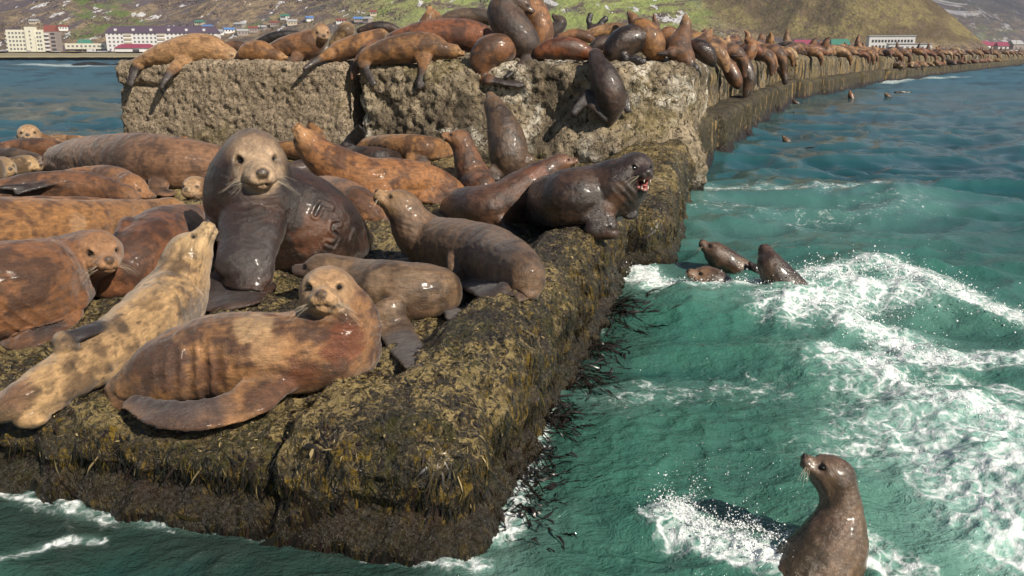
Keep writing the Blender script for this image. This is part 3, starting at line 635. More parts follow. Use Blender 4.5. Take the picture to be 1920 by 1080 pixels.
def surface(prims, vs):
    lo = np.min([p.bounds()[0] for p in prims if p.op == 'add'], 0) - 3 * vs; hi = np.max([p.bounds()[1] for p in prims if p.op == 'add'], 0) + 3 * vs
    n = np.ceil((hi - lo) / vs).astype(int) + 1
    G = np.full(n, .3, np.float32)
    for p in prims:
        a, b = p.bounds(); m = p.k + 3 * vs
        i0 = np.maximum(((a - m - lo) / vs).astype(int), 0); i1 = np.minimum(((b + m - lo) / vs).astype(int) + 2, n)
        if (i1 <= i0).any(): continue
        ax = [lo[j] + vs * np.arange(i0[j], i1[j]) for j in range(3)]
        P = np.stack(np.meshgrid(*ax, indexing='ij'), -1); d = p.d(P); sl = tuple(slice(i0[j], i1[j]) for j in range(3))
        if p.op == 'add': G[sl] = smin(G[sl], d, p.k)
        else: G[sl] = -smin(-G[sl], d, p.k)
    S = G < 0; nx, ny, nzz = n
    # surface nets
    c = [(dx, dy, dz) for dx in (0, 1) for dy in (0, 1) for dz in (0, 1)]
    sub = lambda a, d: a[d[0]:nx - 1 + d[0], d[1]:ny - 1 + d[1], d[2]:nzz - 1 + d[2]]
    cnt = sum(sub(S, d).astype(np.int8) for d in c); cell = (cnt > 0) & (cnt < 8)
    idx = np.full(cell.shape, -1, np.int64); ids = np.argwhere(cell); idx[cell] = np.arange(len(ids))
    vals = [sub(G, d)[cell].astype(float) for d in c]; acc = np.zeros((len(ids), 3)); num = np.zeros(len(ids))
    for i in range(8):
        for j in range(i + 1, 8):
            if sum(abs(c[i][k] - c[j][k]) for k in range(3)) != 1: continue
            m = (vals[i] < 0) != (vals[j] < 0); den = np.where(m, vals[i] - vals[j], 1.0); t = np.where(m, vals[i] / den, 0)
            pt = np.array(c[i], float)[None] + t[:, None] * (np.array(c[j]) - np.array(c[i]))[None]
            acc += pt * m[:, None]; num += m
    V = lo + vs * (ids + acc / num[:, None]); F = []
    for ax in range(3):
        o1, o2 = [(1, 2), (2, 0), (0, 1)][ax]
        s0 = [slice(1, -1)] * 3; s1 = [slice(1, -1)] * 3; s0[ax] = slice(0, n[ax] - 1); s1[ax] = slice(1, n[ax])
        a, b = S[tuple(s0)], S[tuple(s1)]; e = np.argwhere(a != b)
        if not len(e): continue
        fl_ = a[tuple(e.T)]; base = e.copy()
        for j in range(3):
            if j != ax: base[:, j] += 1
        def at(d1, d2):
            q = base.copy(); q[:, o1] -= d1; q[:, o2] -= d2; return idx[tuple(q.T)]
        quad = np.stack([at(0, 0), at(1, 0), at(1, 1), at(0, 1)], 1); quad[~fl_] = quad[~fl_][:, ::-1]; F.append(quad)
    F = np.concatenate(F); F = F[(F >= 0).all(1)]
    return V, F
def laplace(V, F, it, lam=.5):
    e = np.concatenate([F[:, [0, 1]], F[:, [1, 2]], F[:, [2, 3]], F[:, [3, 0]]]); e = np.concatenate([e, e[:, ::-1]]); n = len(V)
    deg = np.bincount(e[:, 0], minlength=n).clip(1)[:, None]
    for k in range(it):
        S = np.stack([np.bincount(e[:, 0], V[e[:, 1], j], n) for j in range(3)], 1); V = V + ((lam if k % 2 == 0 else -.42) * (S / deg - V) if it > 2 else lam * (S / deg - V))
    return V
def vnormals(V, F):
    fn = np.cross(V[F[:, 2]] - V[F[:, 0]], V[F[:, 3]] - V[F[:, 1]]); N = np.zeros_like(V)
    for j in range(4):
        for k in range(3): N[:, k] += np.bincount(F[:, j], fn[:, k], len(V))
    return N / (np.linalg.norm(N, axis=1)[:, None] + 1e-12)
def cr(pts, sub):
    pts = np.asarray(pts, float); n = len(pts); out = []
    for i in range(n - 1):
        p0, p1, p2, p3 = pts[max(i - 1, 0)], pts[i], pts[i + 1], pts[min(i + 2, n - 1)]
        for k in range(sub):
            t = k / sub; out.append(.5 * (2 * p1 + (p2 - p0) * t + (2 * p0 - 5 * p1 + 4 * p2 - p3) * t * t + (3 * p1 - p0 - 3 * p2 + p3) * t ** 3))
    out.append(pts[-1]); return np.array(out)

s = SH('sea_lion_coat'); p = s.pos(); c = s.attr('Col', 'Color'); wet = s.attr('wet')
n1 = s.noise(p, 30, 5, .72, .5); n2 = s.noise(p, 120, 3, .7); qv = s.attr('qs', 'Vector'); hair = s.noise(qv, 95, 4, .75, .6); clump = s.noise(qv, 22, 4, .7, 1.2)
c = s.mix(1.0, c, s.mix(n1, (.60, .58, .56), (1.42, 1.42, 1.40)), 'MULTIPLY')
c = s.mix(1.0, c, s.mix(n2, (.80, .80, .80), (1.18, 1.18, 1.18)), 'MULTIPLY')
c = s.mix(1.0, c, s.mix(hair, (.45, .44, .43), (1.62, 1.62, 1.60)), 'MULTIPLY'); c = s.mix(1.0, c, s.mix(s.rng(clump, .3, .7), (.72, .71, .70), (1.28, 1.28, 1.28)), 'MULTIPLY')
w2 = s.math('ADD', wet, s.math('ADD', s.math('MULTIPLY', s.math('SUBTRACT', n1, .5), .4), s.math('MULTIPLY', s.math('SUBTRACT', clump, .5), 1.1)), True)
bm = s.bump(s.math('ADD', s.math('ADD', n1, s.math('MULTIPLY', hair, 1.0)), s.math('MULTIPLY', n2, .5)), .6, s.mixf(wet, .016, .007))
M_COAT = s.done(s.bsdf(c, s.mixf(w2, .72, .20), .48, bm, Coat_Weight=s.math('MULTIPLY', w2, .22), Coat_Roughness=.18, Sheen_Weight=s.mixf(w2, .30, 0.0), Sheen_Roughness=.4))
M_EYE = SH('dark_eye'); M_EYE = M_EYE.done(M_EYE.bsdf((.006, .005, .004), .06, .7))
M_NOSE = plain('dark_nose_skin', (.055, .042, .038), .5, 60, .3)
M_MOUTH = plain('pink_mouth', (.42, .13, .12), .3, 40, .25)
M_TOOTH = plain('ivory_tooth', (.75, .70, .58), .3, 40, .08)
M_WHISK = plain('pale_whisker', (.46, .39, .29), .45, 40, .1)
def uvsphere(n=10, m=14):
    V = [(0, 0, 1)] + [(math.sin(math.pi * i / n) * math.cos(2 * math.pi * j / m), math.sin(math.pi * i / n) * math.sin(2 * math.pi * j / m), math.cos(math.pi * i / n)) for i in range(1, n) for j in range(m)] + [(0, 0, -1)]
    F = [(0, 1 + j, 1 + (j + 1) % m) for j in range(m)]
    for i in range(n - 2):
        for j in range(m): a = 1 + i * m; F.append((a + j, a + m + j, a + m + (j + 1) % m, a + (j + 1) % m))
    a = 1 + (n - 2) * m; F += [(a + j, len(V) - 1, a + (j + 1) % m) for j in range(m)]
    me = bpy.data.meshes.new('ball'); me.from_pydata(V, [], F); me.polygons.foreach_set('use_smooth', [True] * len(F)); return me
BALL_EYE = uvsphere(); BALL_EYE.materials.append(M_EYE)
BALL_NOSE = uvsphere(8, 12); BALL_NOSE.materials.append(M_NOSE)
BALL_MOUTH = uvsphere(8, 12); BALL_MOUTH.materials.append(M_MOUTH)

def zground(x, y): return plat_z(x, y)
def gdepth(px, py, rpx, z=None):
    t = 8.0
    for _ in range(8):
        P = unp(px, py, t); zp = (zground(P[0], P[1]) if z is None else z) - .02
        t = (zp - EYE) / (ray(px, py)[2] - .93 * rpx / FPX)
    return t
PAL = dict(  # back, blotch, head, flipper, belly
    tan=((.42, .26, .13), (.24, .125, .055), (.48, .34, .21), (.045, .032, .028)),
    gold=((.34, .175, .060), (.16, .072, .026), (.36, .21, .095), (.050, .034, .028)),
    pale=((.40, .275, .145), (.13, .085, .045), (.44, .32, .18), (.040, .030, .030)),
    brown=((.20, .092, .038), (.085, .040, .020), (.27, .145, .070), (.034, .023, .021)),
    red=((.23, .082, .030), (.105, .040, .020), (.24, .11, .05), (.034, .022, .020)),
    rust=((.30, .145, .055), (.13, .055, .024), (.33, .18, .09), (.048, .036, .034)),
    grey=((.125, .085, .058), (.066, .045, .034), (.22, .145, .085), (.030, .023, .021)),
    dark=((.070, .042, .032), (.034, .022, .019), (.10, .063, .043), (.018, .014, .014)),
    black=((.034, .026, .025), (.018, .014, .014), (.040, .028, .025), (.010, .009, .009)))
SEALS = 0
def seal(label, spine, head=None, flips=(), hinds=(), pal='brown', wet=.2, vs=.02, z=None, depth=None, mix=.5, seed=None, facefn=None,
         name='sea_lion', group='sea lions hauled out on the breakwater', headpale=1.0, eyes=True, whisk=0, spots=0.0, folds=(), marks=(), mouth=None, kb=.06, flat=1.0, patch=(), open_eye=.10, earlen=.4, snout=1.0, wrinkle=.018, wlen=1.0):
    """spine: (px, py, r_px) resting on the ground, or (px, py, r_px, dd) dd metres behind the reference depth"""
    global SEALS; vs = vs * 1.16; SEALS += 1; seed = SEALS if seed is None else seed
    ref = depth; pts = []
    if ref is None:
        for q in spine:
            if len(q) == 3: ref = gdepth(*q, z=z); break
    for q in spine:
        if len(q) == 3 and depth is None: t = gdepth(*q, z=z); ref = t
        else: t = ref + (q[3] if len(q) > 3 else 0)
        P = unp(q[0], q[1], t); pts.append((*P, q[2] * t / FPX))
    pts = np.array(pts); C = cr(pts, 6); C[:, 3] = np.maximum(C[:, 3], .012)
    prims = []
    for a, b in zip(C[:-1], C[1:]): prims.append(Prim(a[:3], b[:3], (a[3], a[3] * flat), (b[3], b[3] * flat), k=0.0))
    prims.append(Prim(pts[0][:3], pts[0][:3] + nz_(pts[0][:3] - pts[1][:3]) * pts[0][3] * .5, pts[0][3] * .8, pts[0][3] * .45, k=kb))
    parts = []; HF = None
    if head:
        hx, hy, hd = head[:3]; sk = pts[-1][:3]; R = pts[-1][3]; nose = unp(hx, hy, proj(sk)[2] + hd)
        f = nz_(nose - sk); up = np.array(head[3], float) if len(head) > 3 and head[3] is not None else np.array((0, 0, 1.0))
        up = nz_(up - f * up.dot(f)); rt = np.cross(f, up); HF = (sk, f, rt, up, R)
        L = lambda a, b, c_: sk + R * (a * f + b * rt + c_ * up)
        q = snout
        prims += [Prim(L(-.35, 0, -.02), L(.25, 0, .0), (R * .98, R * .95), (R * .86, R * .82), rt, .05 * R / .13, 'head'),
                  Prim(L(.3, 0, .02), L(1.55 * q, 0, -.10), (R * .66, R * .58), (R * .36, R * .30), rt, .22 * R, 'head'),
                  Prim(L(-.1, 0, -.40), L(1.56 * q, 0, -.42), (R * .70, R * .46), (R * .36, R * .24), rt, .22 * R, 'head')]
        prims.append(Prim(L(-.55, 0, -.42), L(.35, 0, -.48), (R * 1.0, R * .80), (R * .62, R * .46), rt, .25 * R, 'jowl'))
        for sg in (-1, 1):
            prims += [Prim(L(1.30 * q, sg * .27, -.26), L(1.68 * q, sg * .19, -.24), (R * .32, R * .29), (R * .25, R * .23), rt, .09 * R, 'muzzle'),
                      Prim(L(.40, sg * .46, .40), L(.95, sg * .47, .34), R * .24, R * .15, rt, .14 * R, 'head'),
                      Prim(L(.30, sg * .55, -.22), L(.95, sg * .42, -.28), R * .30, R * .26, rt, .20 * R, 'head')]
            prims.append(Prim(L(-.22, sg * .90, .06), L(-.22 - earlen, sg * 1.0, -.12), (R * .085, R * .10), (R * .03, R * .035), rt, .03 * R, 'ear'))
        prims.append(Prim(L(1.66 * q, 0, .02), L(1.80 * q, 0, -.04), (R * .24, R * .18), (R * .20, R * .15), rt, .10 * R, 'head'))
        if vs < .016 or R / vs > 9:
            for sg in (-1, 1):
                prims.append(Prim(L(.98, sg * .60, .20), L(1.02, sg * .62, .20), R * .15, R * .15, rt, .10 * R, 'socket', 'sub'))
                if mouth is None: prims.append(Prim(L(1.95 * q, 0, -.42), L(1.0, sg * .66, -.50), R * .035, R * .035, rt, .06 * R, 'lip', 'sub'))
        if mouth:
            prims += [Prim(L(.25, 0, -.55), L(1.35 * q, 0, -1.15), (R * .50, R * .30), (R * .28, R * .16), rt, .18 * R, 'head'),
                      Prim(L(.55, 0, -.55), L(1.95 * q, 0, -.82), (R * .30, R * .20), (R * .36, R * .30), rt, .06 * R, 'maw', 'sub')]
        if eyes:
            for sg in (-1, 1): parts.append(('eye', BALL_EYE, L(.93, sg * .53, .20), (f, rt, up), (R * open_eye, R * open_eye * 1.15, R * open_eye * .80)))
        parts.append(('nose', BALL_NOSE, L(1.86 * q, 0, -.02), (f, rt, up), (R * .07, R * .20, R * .13)))
        if mouth: parts.append(('tongue', BALL_MOUTH, L(1.05, 0, -.86), (f, rt, up), (R * .42, R * .22, R * .10)))
    NH = {'u': np.array((0, 0, 1.0)), 'c': np.array((0, -1.0, .1)), 'r': np.array((1.0, 0, .2)), 'l': np.array((-1.0, 0, .2)), 'd': np.array((.5, -.8, .5)), 'uc': np.array((0, -.7, .7))}
    sp_px = np.array([proj(p_) for p_ in C[:, :3]])
    def near_ref(px, py): return ref if depth is not None else float(sp_px[((sp_px[:, 0] - px) ** 2 + (sp_px[:, 1] - py) ** 2).argmin(), 2])
    def flip(fl_, fingers):
        th0, th1 = (fl_[0][1], fl_[0][2]) if isinstance(fl_[0], tuple) else (.46, .20); nh = NH[fl_[0][0] if isinstance(fl_[0], tuple) else fl_[0]]; P3 = []
        for q in fl_[1:]:
            if len(q) == 3 and depth is None: t = gdepth(q[0], q[1], q[2] * .35, z=z)
            else: t = near_ref(q[0], q[1]) + (q[3] if len(q) > 3 else 0)
            P3.append((*unp(q[0], q[1], t), q[2] * t / FPX))
        P3 = np.array(P3); D = cr(P3, 10)
        for i, (a, b) in enumerate(zip(D[:-1], D[1:])):
            T = nz_(b[:3] - a[:3]); Wd = np.cross(T, nh); k = i / max(1, len(D) - 2); th = (th0 * (1 - k) + th1 * k)
            if np.linalg.norm(Wd) < .05: Wd = np.cross(T, (0, 1, 0))
            ra, rb = max(a[3], .008), max(b[3], .007)
            prims.append(Prim(a[:3], b[:3], (ra, max(ra * th, vs * 1.25)), (rb, max(rb * th, vs * 1.15)), Wd, kb if i < 5 else .012, 'arm' if k < .38 and not fingers else 'flip'))
        if fingers:
            a, b = D[max(0, len(D) - 12)], D[-1]; T = nz_(b[:3] - a[:3]); Wd = nz_(np.cross(T, nh)); l = np.linalg.norm(b[:3] - a[:3])
            for j in range(5):
                o = (j - 2) / 2; base = a[:3] + Wd * o * a[3] * .75; tip = b[:3] + Wd * o * max(b[3], a[3] * .7) * 1.15 + T * l * (.10 - .22 * abs(o) + (.12 if j == 0 else 0))
                r = max(a[3] * .24, vs * 1.2); prims.append(Prim(base, tip, (r, r * .7), (r * .55, max(r * .4, vs * .9)), Wd, .01, 'flip'))
    for f_ in flips: flip(f_, False)
    for f_ in hinds: flip(f_, True)
    V, F = surface(prims, vs); V = laplace(V, F, 6)
    if depth is None:       # blubber spreads where it rests on the ground
        uu_, vv_ = uv_of(V[:, 0], V[:, 1]); gz = top_uv(uu_, vv_) if z is None else np.full(len(V), z); hg = V[:, 2] - gz + .02
        N0 = vnormals(V, F); rr_ = float(np.median(pts[:, 3])); k = sst(.85 * rr_, .05 * rr_, hg) * sst(-.12, -.02, hg); V[:, :2] += N0[:, :2] * (k * .22 * rr_)[:, None]
    N = vnormals(V, F)
    # ---- colour fields
    P = PAL[pal] if isinstance(pal, str) else pal
    wm_ = (1.05, .95, .86); P = (tuple(x * .74 * w_ for x, w_ in zip(P[0], wm_)), tuple(x * .32 * w_ for x, w_ in zip(P[1], wm_)), tuple(x * .80 * w_ for x, w_ in zip(P[2], (1.05, .97, .88))), tuple(x * .62 for x in P[3])); wet = min(1, wet * 1.1 + .08)
    dist = {}
    for pr in prims:
        if pr.op != 'add': continue
        d_ = pr.d(V); dist[pr.tag] = np.minimum(dist.get(pr.tag, 9.0), d_)
    body = dist['body']
    # body-aligned coordinates: arc length and radial vector
    Cp = C[:, :3]; Tn = np.gradient(Cp, axis=0); sl = np.concatenate([[0], np.cumsum(np.linalg.norm(np.diff(Cp, axis=0), axis=1))]); Tn /= np.linalg.norm(Tn, axis=1)[:, None] + 1e-9
    Kv = np.gradient(Tn, axis=0) / (np.gradient(sl)[:, None] + 1e-6); ni = np.array([], int)
    ni = np.concatenate([((V[i:i + 4000, None] - Cp[None]) ** 2).sum(2).argmin(1) for i in range(0, len(V), 4000)])
    rel = V - Cp[ni]; al = (rel * Tn[ni]).sum(1); sa = sl[ni] + al; Rv = rel - al[:, None] * Tn[ni]
    Wn = np.cross(Tn[ni], (0, 0, 1.0)); Wn /= np.linalg.norm(Wn, axis=1)[:, None] + 1e-9; Nn = np.cross(Wn, Tn[ni])
    qs = v3(sa * .30, (Rv * Wn).sum(1), (Rv * Nn).sum(1))
    n1 = fbm(V * 3.2 + seed * 3.1, 4); n2 = fbm(V * 11 + seed, 3); n3 = perlin(V * 38 + seed); ns = fbm(qs * 26 + seed * 5, 3)
    lum = 1 + .22 * n2 + .34 * ns + .30 * n1
    b = .92 * sst(.06 - mix, .82 - mix, n1 + .45 * n2 + .30 * ns)[:, None]
    col = (np.array(P[0])[None] * (1 - b) + np.array(P[1]) * b) * lum[:, None].clip(.4, 1.7)
    if spots:
        sp = sst(.40, .62, fbm(qs * np.array((60, 24, 24)) + seed * 2, 2)) * spots; col = col * (1 - .65 * sp[:, None])
    wv = np.full(len(V), wet)
    def surf(pp):
        r = nz_(ray(pp[0], pp[1])); q = V - EYEP; al_ = q @ r; off = np.linalg.norm(q - al_[:, None] * r, axis=1); c_ = al_[off < max(.04, 2.2 * vs)]
        return EYEP + r * (c_.min() if len(c_) else al_[off.argmin()])
    for (pp, rad, cc, am) in patch:      # markings of the coat with a shape of their own
        cc = tuple(x * .74 * w_ for x, w_ in zip(cc, wm_)); c0 = surf(pp); dd = np.linalg.norm((V - c0), axis=1) / rad + .35 * n2
        k = sst(1.0, .55, dd) * am; col = col * (1 - k[:, None]) + np.array(cc) * k[:, None]
    if HF is not None:
        sk, f, rt, up, R = HF; hw = sst(.35 * R, -.1 * R, dist['head']) * headpale; hw = np.maximum(hw, sst(.25 * R, 0, dist['muzzle']) * headpale); hw = hw * sst(-.75, .25, ((V - sk) @ f) / R + .25 * n2)
        hc = np.array(P[2])[None] * (1 + .22 * n2[:, None]); col = col * (1 - hw[:, None]) + hc * hw[:, None]
        rel = (V - sk) / R; a, bb, cc = rel @ f, rel @ rt, rel @ up; onh = sst(.30 * R, .12 * R, np.minimum(np.minimum(dist['head'], dist['muzzle']), dist['ear']))
        for sg in (-1, 1):
            de = np.sqrt((a - .98) ** 2 * .6 + (bb - sg * .57) ** 2 + ((cc - .20) * 1.25) ** 2); k = sst(.27, .10, de) * .85 * onh; col = col * (1 - k[:, None])
            de = np.sqrt((a + .3) ** 2 + (bb - sg * .98) ** 2 + (cc + .02) ** 2); k = sst(.25, .08, de) * .5 * onh; col = col * (1 - k[:, None])
        # lip line and nostril pad
        ml = sst(.05, .02, np.abs(cc + .42 + .09 * (1.95 - a).clip(0, 2))) * sst(.8, 1.0, a) * (0 if mouth else .6) * onh; col = col * (1 - ml[:, None])
        np_ = sst(.26, .16, np.sqrt((a - 1.86 * snout) ** 2 + (bb * 1.0) ** 2 + (cc + .03) ** 2)); col = col * (1 - .75 * np_[:, None])
        pd = sst(.0, .5, n3) * sst(.2 * R, -.05 * R, dist['muzzle']) * .55; col = col * (1 - pd[:, None])
        if mouth:
            mw = sst(.46, .30, np.sqrt(((a - 1.25) * .45) ** 2 + (bb * .75) ** 2 + (cc + .72) ** 2)) * sst(.5, .8, a); col = col * (1 - mw[:, None]) + np.array((.30, .085, .075)) * mw[:, None]
    if 'flip' in dist:
        k = sst(.05, .0, dist['flip']) * sst(-.02, .03, body); k = k * sst(-.06, .05, dist['arm'] - dist['flip']) if 'arm' in dist else k; col = col * (1 - k[:, None]) + (np.array(P[3])[None] * (1 + .3 * n2[:, None])) * k[:, None]; wv = np.maximum(wv, k * .62)
    kap = Kv[ni]; kl = np.linalg.norm(kap, axis=1); inner = ((N * kap).sum(1) / (kl + 1e-6)).clip(0, 1) * sst(.25, 1.1, kl * C[ni, 3]) * sst(.03, -.01, body)
    disp = (.006 - .003 * wet) * n2 + .009 * n1 + .0022 * ns + wrinkle * inner * (-np.abs(np.sin(sa * 55 + 2.5 * n1 + 1.2 * n2)) ** .7 + .55)
    for (fp, rad, amp, freq, dr) in folds:   # skin folds: centre pixel, radius, depth, waves per metre, direction
        c0 = surf(fp); rel = V - c0; g = np.exp(-((rel ** 2).sum(1)) / rad ** 2)
        ph = rel @ nz_(dr) * freq * 2 * math.pi + 1.2 * n1; disp = disp + 1.6 * amp * g * (-np.abs(np.sin(ph * .5)) ** .6 + .6)
    for (poly, wd) in marks:                  # branded scar strokes
        pl = []
        for (a, b_) in poly:
            pl.append(surf((a, b_)))
        d_ = np.full(len(V), 9.0)
        for a, b_ in zip(pl[:-1], pl[1:]):
            t = np.clip((V - a) @ (b_ - a) / ((b_ - a) @ (b_ - a)), 0, 1); d_ = np.minimum(d_, np.linalg.norm(V - a - t[:, None] * (b_ - a), axis=1))
        k = sst(wd * 1.3, wd * .6, d_); col = col * (1 - .85 * k[:, None]); disp = disp - .014 * k + .012 * np.exp(-((d_ - wd * 1.7) / (wd * .5)) ** 2)
    V = V + N * disp[:, None]
    base = np.array((*V[:, :2].mean(0), V[:, 2].min()))
    root = empty(name, base)
    tag(root, label, 'sea lion', group)
    link('body', mesh_np('sea_lion_body', V - base, F, True, col.clip(0.004, 1), {'wet': wv, 'qs': qs + seed}), M_COAT, root)
    for (nm, me, pos, (f, rt, up), scl) in parts:
        o = link(nm, me, None, root); M = Matrix(((f[0] * scl[0], rt[0] * scl[1], up[0] * scl[2], pos[0] - base[0]), (f[1] * scl[0], rt[1] * scl[1], up[1] * scl[2], pos[1] - base[1]), (f[2] * scl[0], rt[2] * scl[1], up[2] * scl[2], pos[2] - base[2]), (0, 0, 0, 1)))
        o.matrix_local = M
    if whisk and HF is not None:
        sk, f, rt, up, R = HF; mb = MB(); rg = random.Random(seed)
        for sg in (-1, 1):
            for j in range(whisk):
                a0 = sk + R * ((1.35 + .22 * rg.random()) * f + sg * .40 * rt + (-.22 - .22 * rg.random()) * up); ln = R * rg.uniform(.6, 1.25) * wlen
                d1 = nz_(sg * rt * rg.uniform(.7, 1.0) - up * rg.uniform(.1, .55) + f * rg.uniform(-.15, .35)); d2 = nz_(d1 - up * .45 - f * .2)
                m = a0 + d1 * ln * .5; e = m + d2 * ln * .5; w = max(.0008, R * .0048)
                mb.tube(a0 - base, m - base, w, w * .8, 4); mb.tube(m - base, e - base, w * .8, w * .3, 4)
        tag(mb.obj('whiskers', M_WHISK, root), kind='stuff')
    if mouth and HF is not None:
        sk, f, rt, up, R = HF
        for sg in (-1, 1):
            for (za, zb, ff_) in ((-.46, -.66, 1.62), (-1.05, -.86, 1.32)):
                a0 = sk + R * (ff_ * f + sg * .20 * rt + za * up); b0 = sk + R * ((ff_ + .02) * f + sg * .20 * rt + zb * up)
                MB().tube(a0 - base, b0 - base, R * .045, R * .01, 6).obj('tooth', M_TOOTH, root)
    return root

def surf_depth(V, px, py):
    x, y, d = proj((V[:, 0], V[:, 1], V[:, 2])); m = (np.abs(x - px) < 9) & (np.abs(y - py) < 9); return float(d[m].min())
CL0 = surf_depth(U2_V, 1146, 190)
def climb(sp):
    out = []; last = 0
    for (x, y, r) in sp:
        try: d = surf_depth(U2_V, x, y + 4)
        except ValueError: d = CL0 + last + .1
        d = max(d, CL0 + last - .05); last = d - CL0; out.append((x, y, r, last - .45 * r * d / FPX))
    return out
# ------------------------------------------------------------------ the sea lions on the near block
seal('tan and russet sea lion on the near edge, raised head facing the camera',
     [(232, 722, 20), (262, 712, 42), (318, 692, 66), (390, 668, 80), (465, 662, 84), (545, 660, 82), (615, 645, 86), (634, 612, 80, .02), (624, 575, 62, .0), (614, 548, 50, -.05)],
     head=(602, 551, -.30), pal=((.34, .185, .080), (.105, .042, .018), (.46, .31, .18), (.085, .062, .060)), wet=.30, vs=.0105, mix=.42, seed=2, spots=.5, whisk=9, kb=.05, flat=.93,
     flips=[('uc', (520, 700, 36, -.10), (478, 738, 38, -.28), (425, 766, 30, -.37), (360, 777, 26, -.38), (300, 770, 23, -.36), (248, 752, 13, -.30))],
     hinds=[('uc', (245, 745, 18), (228, 748, 15), (216, 738, 8))],
     folds=[((365, 695), .16, .026, 12, (1, .1, .0)), ((606, 602), .10, .018, 17, (.1, .3, 1))],
     patch=[((475, 605), .16, (.44, .32, .19), .7), ((500, 650), .13, (.40, .26, .14), .6), ((290, 685), .22, (.050, .022, .013), .9), ((395, 700), .13, (.085, .035, .018), .8), ((645, 640), .17, (.15, .046, .016), .9), ((565, 705), .14, (.11, .038, .016), .8), ((600, 625), .08, (.06, .026, .014), .8), ((520, 740), .12, (.12, .055, .028), .6)])
seal('pale mottled sea lion stretched out at lower left with its nose pointing up',
     [(12, 762, 26), (60, 738, 38), (130, 698, 46), (205, 655, 54), (275, 605, 62), (325, 558, 60), (342, 520, 50, .06), (352, 480, 40, .10)],
     head=(384, 424, .02, (-1, -.3, .35)), pal=((.46, .32, .165), (.17, .105, .05), (.47, .35, .20), (.034, .026, .028)), wet=.15, vs=.0105, mix=.28, seed=8, spots=.8, whisk=6, open_eye=.07,
     flips=[('uc', (50, 775, 20), (85, 765, 16), (125, 745, 9))],
     hinds=[('uc', (112, 648, 12, -.10), (150, 626, 15, -.17), (200, 607, 13, -.17))],
     patch=[((235, 612, -.2), .06, (.05, .032, .018), .9), ((290, 560, -.2), .10, (.20, .13, .06), .7), ((30, 740, -.1), .12, (.16, .085, .05), .6)])
seal('rich brown sea lion at the left edge, pale face turned to the camera',
     [(-95, 565, 88), (-20, 548, 92), (60, 532, 84), (115, 510, 66), (152, 488, 52, -.02), (184, 473, 41, -.08)],
     head=(203, 486, -.22), pal=((.255, .115, .042), (.10, .042, .017), (.37, .215, .115), (.050, .034, .032)), wet=.22, vs=.012, mix=.42, seed=3, whisk=6, open_eye=.07, spots=.4,
     flips=[('uc', (118, 545, 34, -.24), (102, 598, 33), (62, 630, 26), (24, 638, 10))],
     folds=[((40, 600, -.3), .16, .012, 14, (1, 0, .4)), ((150, 520, -.2), .1, .008, 20, (1, 0, -.3))])
seal('glossy brown sea lion curled up behind the pale mottled one, head hidden',
     [(196, 532, 26), (225, 515, 46), (262, 487, 62), (302, 455, 64), (338, 430, 46), (362, 415, 26)],
     pal=((.20, .085, .036), (.09, .038, .018), (.2, .1, .05), (.028, .020, .019)), wet=.35, vs=.014, mix=.35,
     flips=[('l', (238, 430, 20, .05), (216, 452, 15, -.12), (208, 486, 9, -.14))])
seal('huge dark bull sitting upright with a scarred branded flank and pale whiskered face',
     [(658, 442, 30), (634, 440, 56), (592, 428, 82), (542, 414, 100), (500, 402, 98, -.12), (476, 372, 90, -.24), (471, 336, 76, -.32), (476, 300, 53, -.36)],
     head=(491, 322, -.42), pal=((.056, .028, .018), (.028, .016, .012), (.56, .43, .31), (.060, .046, .043)), wet=.58, vs=.0125, mix=.45, seed=5, whisk=10, kb=.10, snout=1.18, headpale=.9, open_eye=.065,
     flips=[(('uc', .95, .24), (486, 365, 52, -.10), (476, 408, 62, -.30), (467, 455, 57, -.54), (458, 500, 52, -.74), (448, 538, 52), (437, 572, 36)), ('l', (404, 430, 26, -.1), (400, 470, 22, -.18), (418, 500, 16, -.2))],
     patch=[((590, 440, -.3), .22, (.13, .058, .030), .7), ((430, 400, -.3), .2, (.045, .028, .026), .8), ((445, 560, -.5), .13, (.10, .078, .068), .7), ((448, 532, -.55), .07, (.030, .021, .019), .8)],
     marks=[([(592, 402), (603, 380), (622, 387)], .021), ([(640, 418), (626, 420), (624, 432), (638, 445), (628, 463), (613, 457)], .019), ([(668, 432), (661, 452), (664, 462)], .017)],
     folds=[((540, 345, -.2), .12, .010, 16, (1, 0, .8))])
seal('long golden sea lion lying across the left edge with its speckled head to the right',
     [(-170, 450, 70), (-70, 445, 72), (30, 437, 66), (125, 428, 54), (205, 416, 42), (268, 404, 30), (318, 394, 23)],
     head=(356, 391, .0), pal='gold', wet=.15, vs=.015, mix=.30, spots=.6, open_eye=.06, patch=[((150, 415, -.3), .12, (.42, .27, .15), .8)])
seal('sleeping brown sea lion lowest of the left heap, dark flipper laid on its back',
     [(-60, 372, 24), (10, 362, 27), (80, 352, 30), (150, 350, 29), (205, 357, 22), (240, 365, 16)], head=(260, 376, -.1), pal='brown', wet=.2, vs=.016, mix=.4, open_eye=.05, z=.66,
     flips=[('uc', (120, 336, 8, -.1), (80, 346, 9, -.24), (30, 362, 6, -.26)), ('uc', (105, 340, 7, -.1), (50, 350, 8, -.2), (0, 352, 5, -.2))])
seal('golden brown sleeper whose head pokes out just above the sleeper with the dark flipper',
     [(110, 345, 22), (165, 336, 25), (215, 338, 26), (252, 350, 21)], head=(287, 368, -.05), pal='rust', wet=.15, vs=.016, mix=.42, open_eye=.05, z=.62)
seal('flat brown sea lion squeezed between the golden one and the sleepers at left',
     [(-80, 400, 26), (10, 394, 25), (100, 390, 22), (180, 388, 18), (250, 388, 12), (300, 385, 8)], pal='rust', wet=.15, vs=.018, mix=.35)
